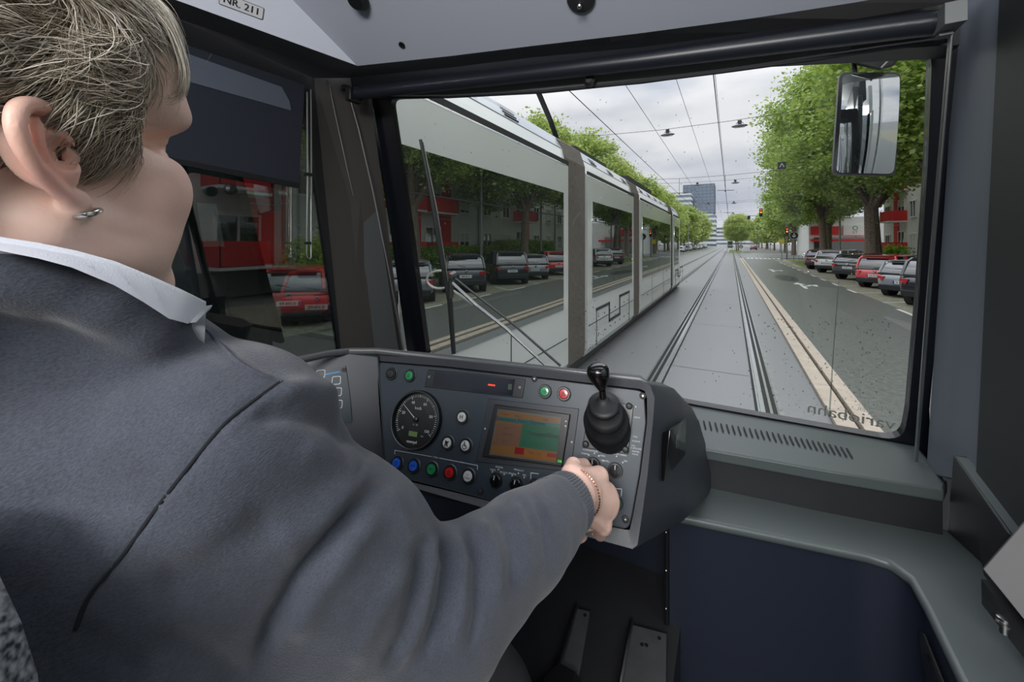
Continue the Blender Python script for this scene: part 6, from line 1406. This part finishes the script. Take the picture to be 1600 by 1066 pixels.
for nm, n, ln, rad, sl_, lf, cu, mm in (('locks', 30000, .028, .00020, near, .003, .010, m_hairs), ('locks', 2600, .040, .00020, near & (lk[:, 2] > .03), .007, .018, m_hairl), ('locks', 3000, .03, .00025, keep, .004, .012, m_hairs)):
    a_, q_ = strands(n, ln, rad, sl_, lf, cu); a_ = H0 + (a_ * HS) @ HM.T - np.array(base); npmesh(nm, a_, q_, mm, hair, True)
# wisps of fringe curling forward past the brow
a_ = []; q_ = []; c = 0; K_ = 16
curls = [([(190, -25), (232, 5), (262, 40), (280, 82), (287, 118), (280, 146), (262, 156), (246, 146), (240, 120)], .325, 9, 230), ([(200, -10), (232, 30), (246, 62), (246, 92), (236, 122)], .318, 7, 120),
         ([(180, -30), (225, -8), (258, 22), (276, 60), (282, 92)], .33, 9, 160), ([(205, 0), (240, 40), (262, 84), (266, 118), (254, 138)], .32, 9, 90)]
for pp, dd_, jit, nn_ in curls:
    pp = np.array(pp, float); m_ = len(pp) - 1
    for j in range(nn_):
        off = rng.normal(size=2) * jit * .55; dj = dd_ + rng.normal() * .008; end = .75 + .25 * rng.random(); sc_2 = 1 + rng.normal() * .05; pts = []
        for k in range(K_):
            t = k / (K_ - 1) * end * m_; i = min(int(t), m_ - 1); f = t - i; q0 = pp[max(i - 1, 0)]; q1 = pp[i]; q2 = pp[i + 1]; q3 = pp[min(i + 2, m_)]
            x = .5 * (2 * q1 + (q2 - q0) * f + (2 * q0 - 5 * q1 + 4 * q2 - q3) * f * f + (3 * q1 - 3 * q2 + q3 - q0) * f ** 3)
            x = pp.mean(0) + (x - pp.mean(0)) * sc_2 + off * (.6 + .6 * k / K_); pts.append(atD(x[0], x[1], dj + .01 * math.sin(k / K_ * 3 + j)))
        for k, q in enumerate(pts):
            td = (pts[min(k + 1, K_ - 1)] - pts[max(k - 1, 0)]).normalized(); s_ = td.cross(FW).normalized(); o = s_.cross(td); rr = .00024 * (1 - .8 * (k / (K_ - 1)) ** 2)
            for an in (0, 2.094, 4.189): a_.append(tuple(q + s_ * math.cos(an) * rr + o * math.sin(an) * rr))
        for k in range(K_ - 1):
            for a in range(3): b2 = (a + 1) % 3; q_.append((c + k * 3 + a, c + k * 3 + b2, c + k * 3 + 3 + b2, c + k * 3 + 3 + a))
        c += K_ * 3
npmesh('fringe', np.array(a_) - np.array(base), np.array(q_), m_hairl, hair, True)
# eyebrows, earring, bracelet
lobe = Vector(h2w((.081, .006, -.034)))
b = MB(); pts = [lobe + Vector(hf) * .0055 * math.cos(a) + Vector(hr) * .0055 * math.sin(a) + Vector((0, 0, .0)) + Vector(hu) * .002 * math.cos(a) for a in [k * .5236 for k in range(13)]]
b.tube(pts, .0019, 10); b.build('earring', mat('silver', (214, 214, 212), .18, metal=1), person, smooth=True)
m_gold = mat('rose_gold', (226, 176, 146), .22, metal=1); b = MB(); wc = Vector(wrist) + Vector(fd) * .004; u1, v1, _ = basis(fd)
for k in range(50):
    a = 2 * math.pi * k / 50; q = wc + (u1 * math.cos(a) + v1 * math.sin(a)) * .0345; tn = (v1 * math.cos(a) - u1 * math.sin(a)); b.ball(q, .0018, 6, 5); b.tube([q - tn * .0024, q + tn * .0024], .0009, 5)
b.build('bracelet', m_gold, person, smooth=True)
# trousers
LF = Field((-.75, -.2, 1.0), (-.12, .85, 1.72), .008)
LF.ell((-.46, .02, 1.44), (.2, .17, .15), None, .05)
for s, hx, kx in ((1, -.38, -.30), (-1, -.56, -.60)):
    LF.cone((hx, .06, 1.45), (kx, .44, 1.47), .10, .078, .05); LF.cone((kx, .44, 1.47), (kx - .01, .60, 1.22), .075, .055, .03)
Vl, Ql = LF.mesh(); npmesh('trousers', Vl - np.array(base), Ql, mat('dark_trousers', (34, 34, 38), .9, noise_s=60, noise_a=.2), person, True)
# shoes resting on the footwell step
for kx in (-.31, -.56):
    b = MB(); b.loft([[(kx + x * w, y, 1.155 + z * h) for x, z in ((-1, 0), (-1, .6), (-.6, 1), (.6, 1), (1, .6), (1, 0))] for y, w, h in ((.54, .035, .07), (.58, .042, .08), (.66, .042, .06), (.76, .046, .045), (.81, .03, .03))]); b.build('shoe', m_black, person, smooth=True)
# ---- driver's seat
seat = empty('driver_seat', (-.5, -.15, .9), 'driver seat with dark speckled cover behind the driver, bottom left', 'seat')
m_seat = mat('speckled_seat_fabric', (150, 154, 160), .9, noise_s=330, col2=(26, 30, 36), detail=1)
b = MB(); b.loft([[(x, y, z) for x, y in ((-.72, -.10), (-.69, -.06), (-.62, -.085), (-.34, -.085), (-.27, -.05), (-.245, -.09), (-.27, -.16), (-.34, -.19), (-.62, -.19), (-.70, -.16))] for z in (1.36, 1.6, 1.9, 1.96)]); b.build('backrest', m_seat, seat, bevel=.02, seg=3)
bw = [atD(-190, 860, .16), atD(-140, 940, .155), atD(-103, 1030, .15), atD(-75, 1120, .15), atD(-40, 1400, .16), atD(-40, 1400, .16) + Vector((-.02, 0, -.3))]
b = MB(); b.loft([[p + Vector(q) for q in ((-.02, .005, 0), (-.012, .018, 0), (.006, .02, 0), (.018, .008, 0), (.02, -.04, 0), (.02, -.17, 0), (-.02, -.17, 0), (-.022, -.04, 0))] for p in bw]); b.build('side_bolster', m_seat, seat, smooth=True, autos=60)
b = MB(); b.box((-.48, .06, 1.27), (.46, .5, .12)); b.build('seat_cushion', m_seat, seat, bevel=.03, seg=3)
b = MB(); b.box((-.48, .02, 1.04), (.25, .3, .34)); b.build('pedestal', m_dashd, seat)
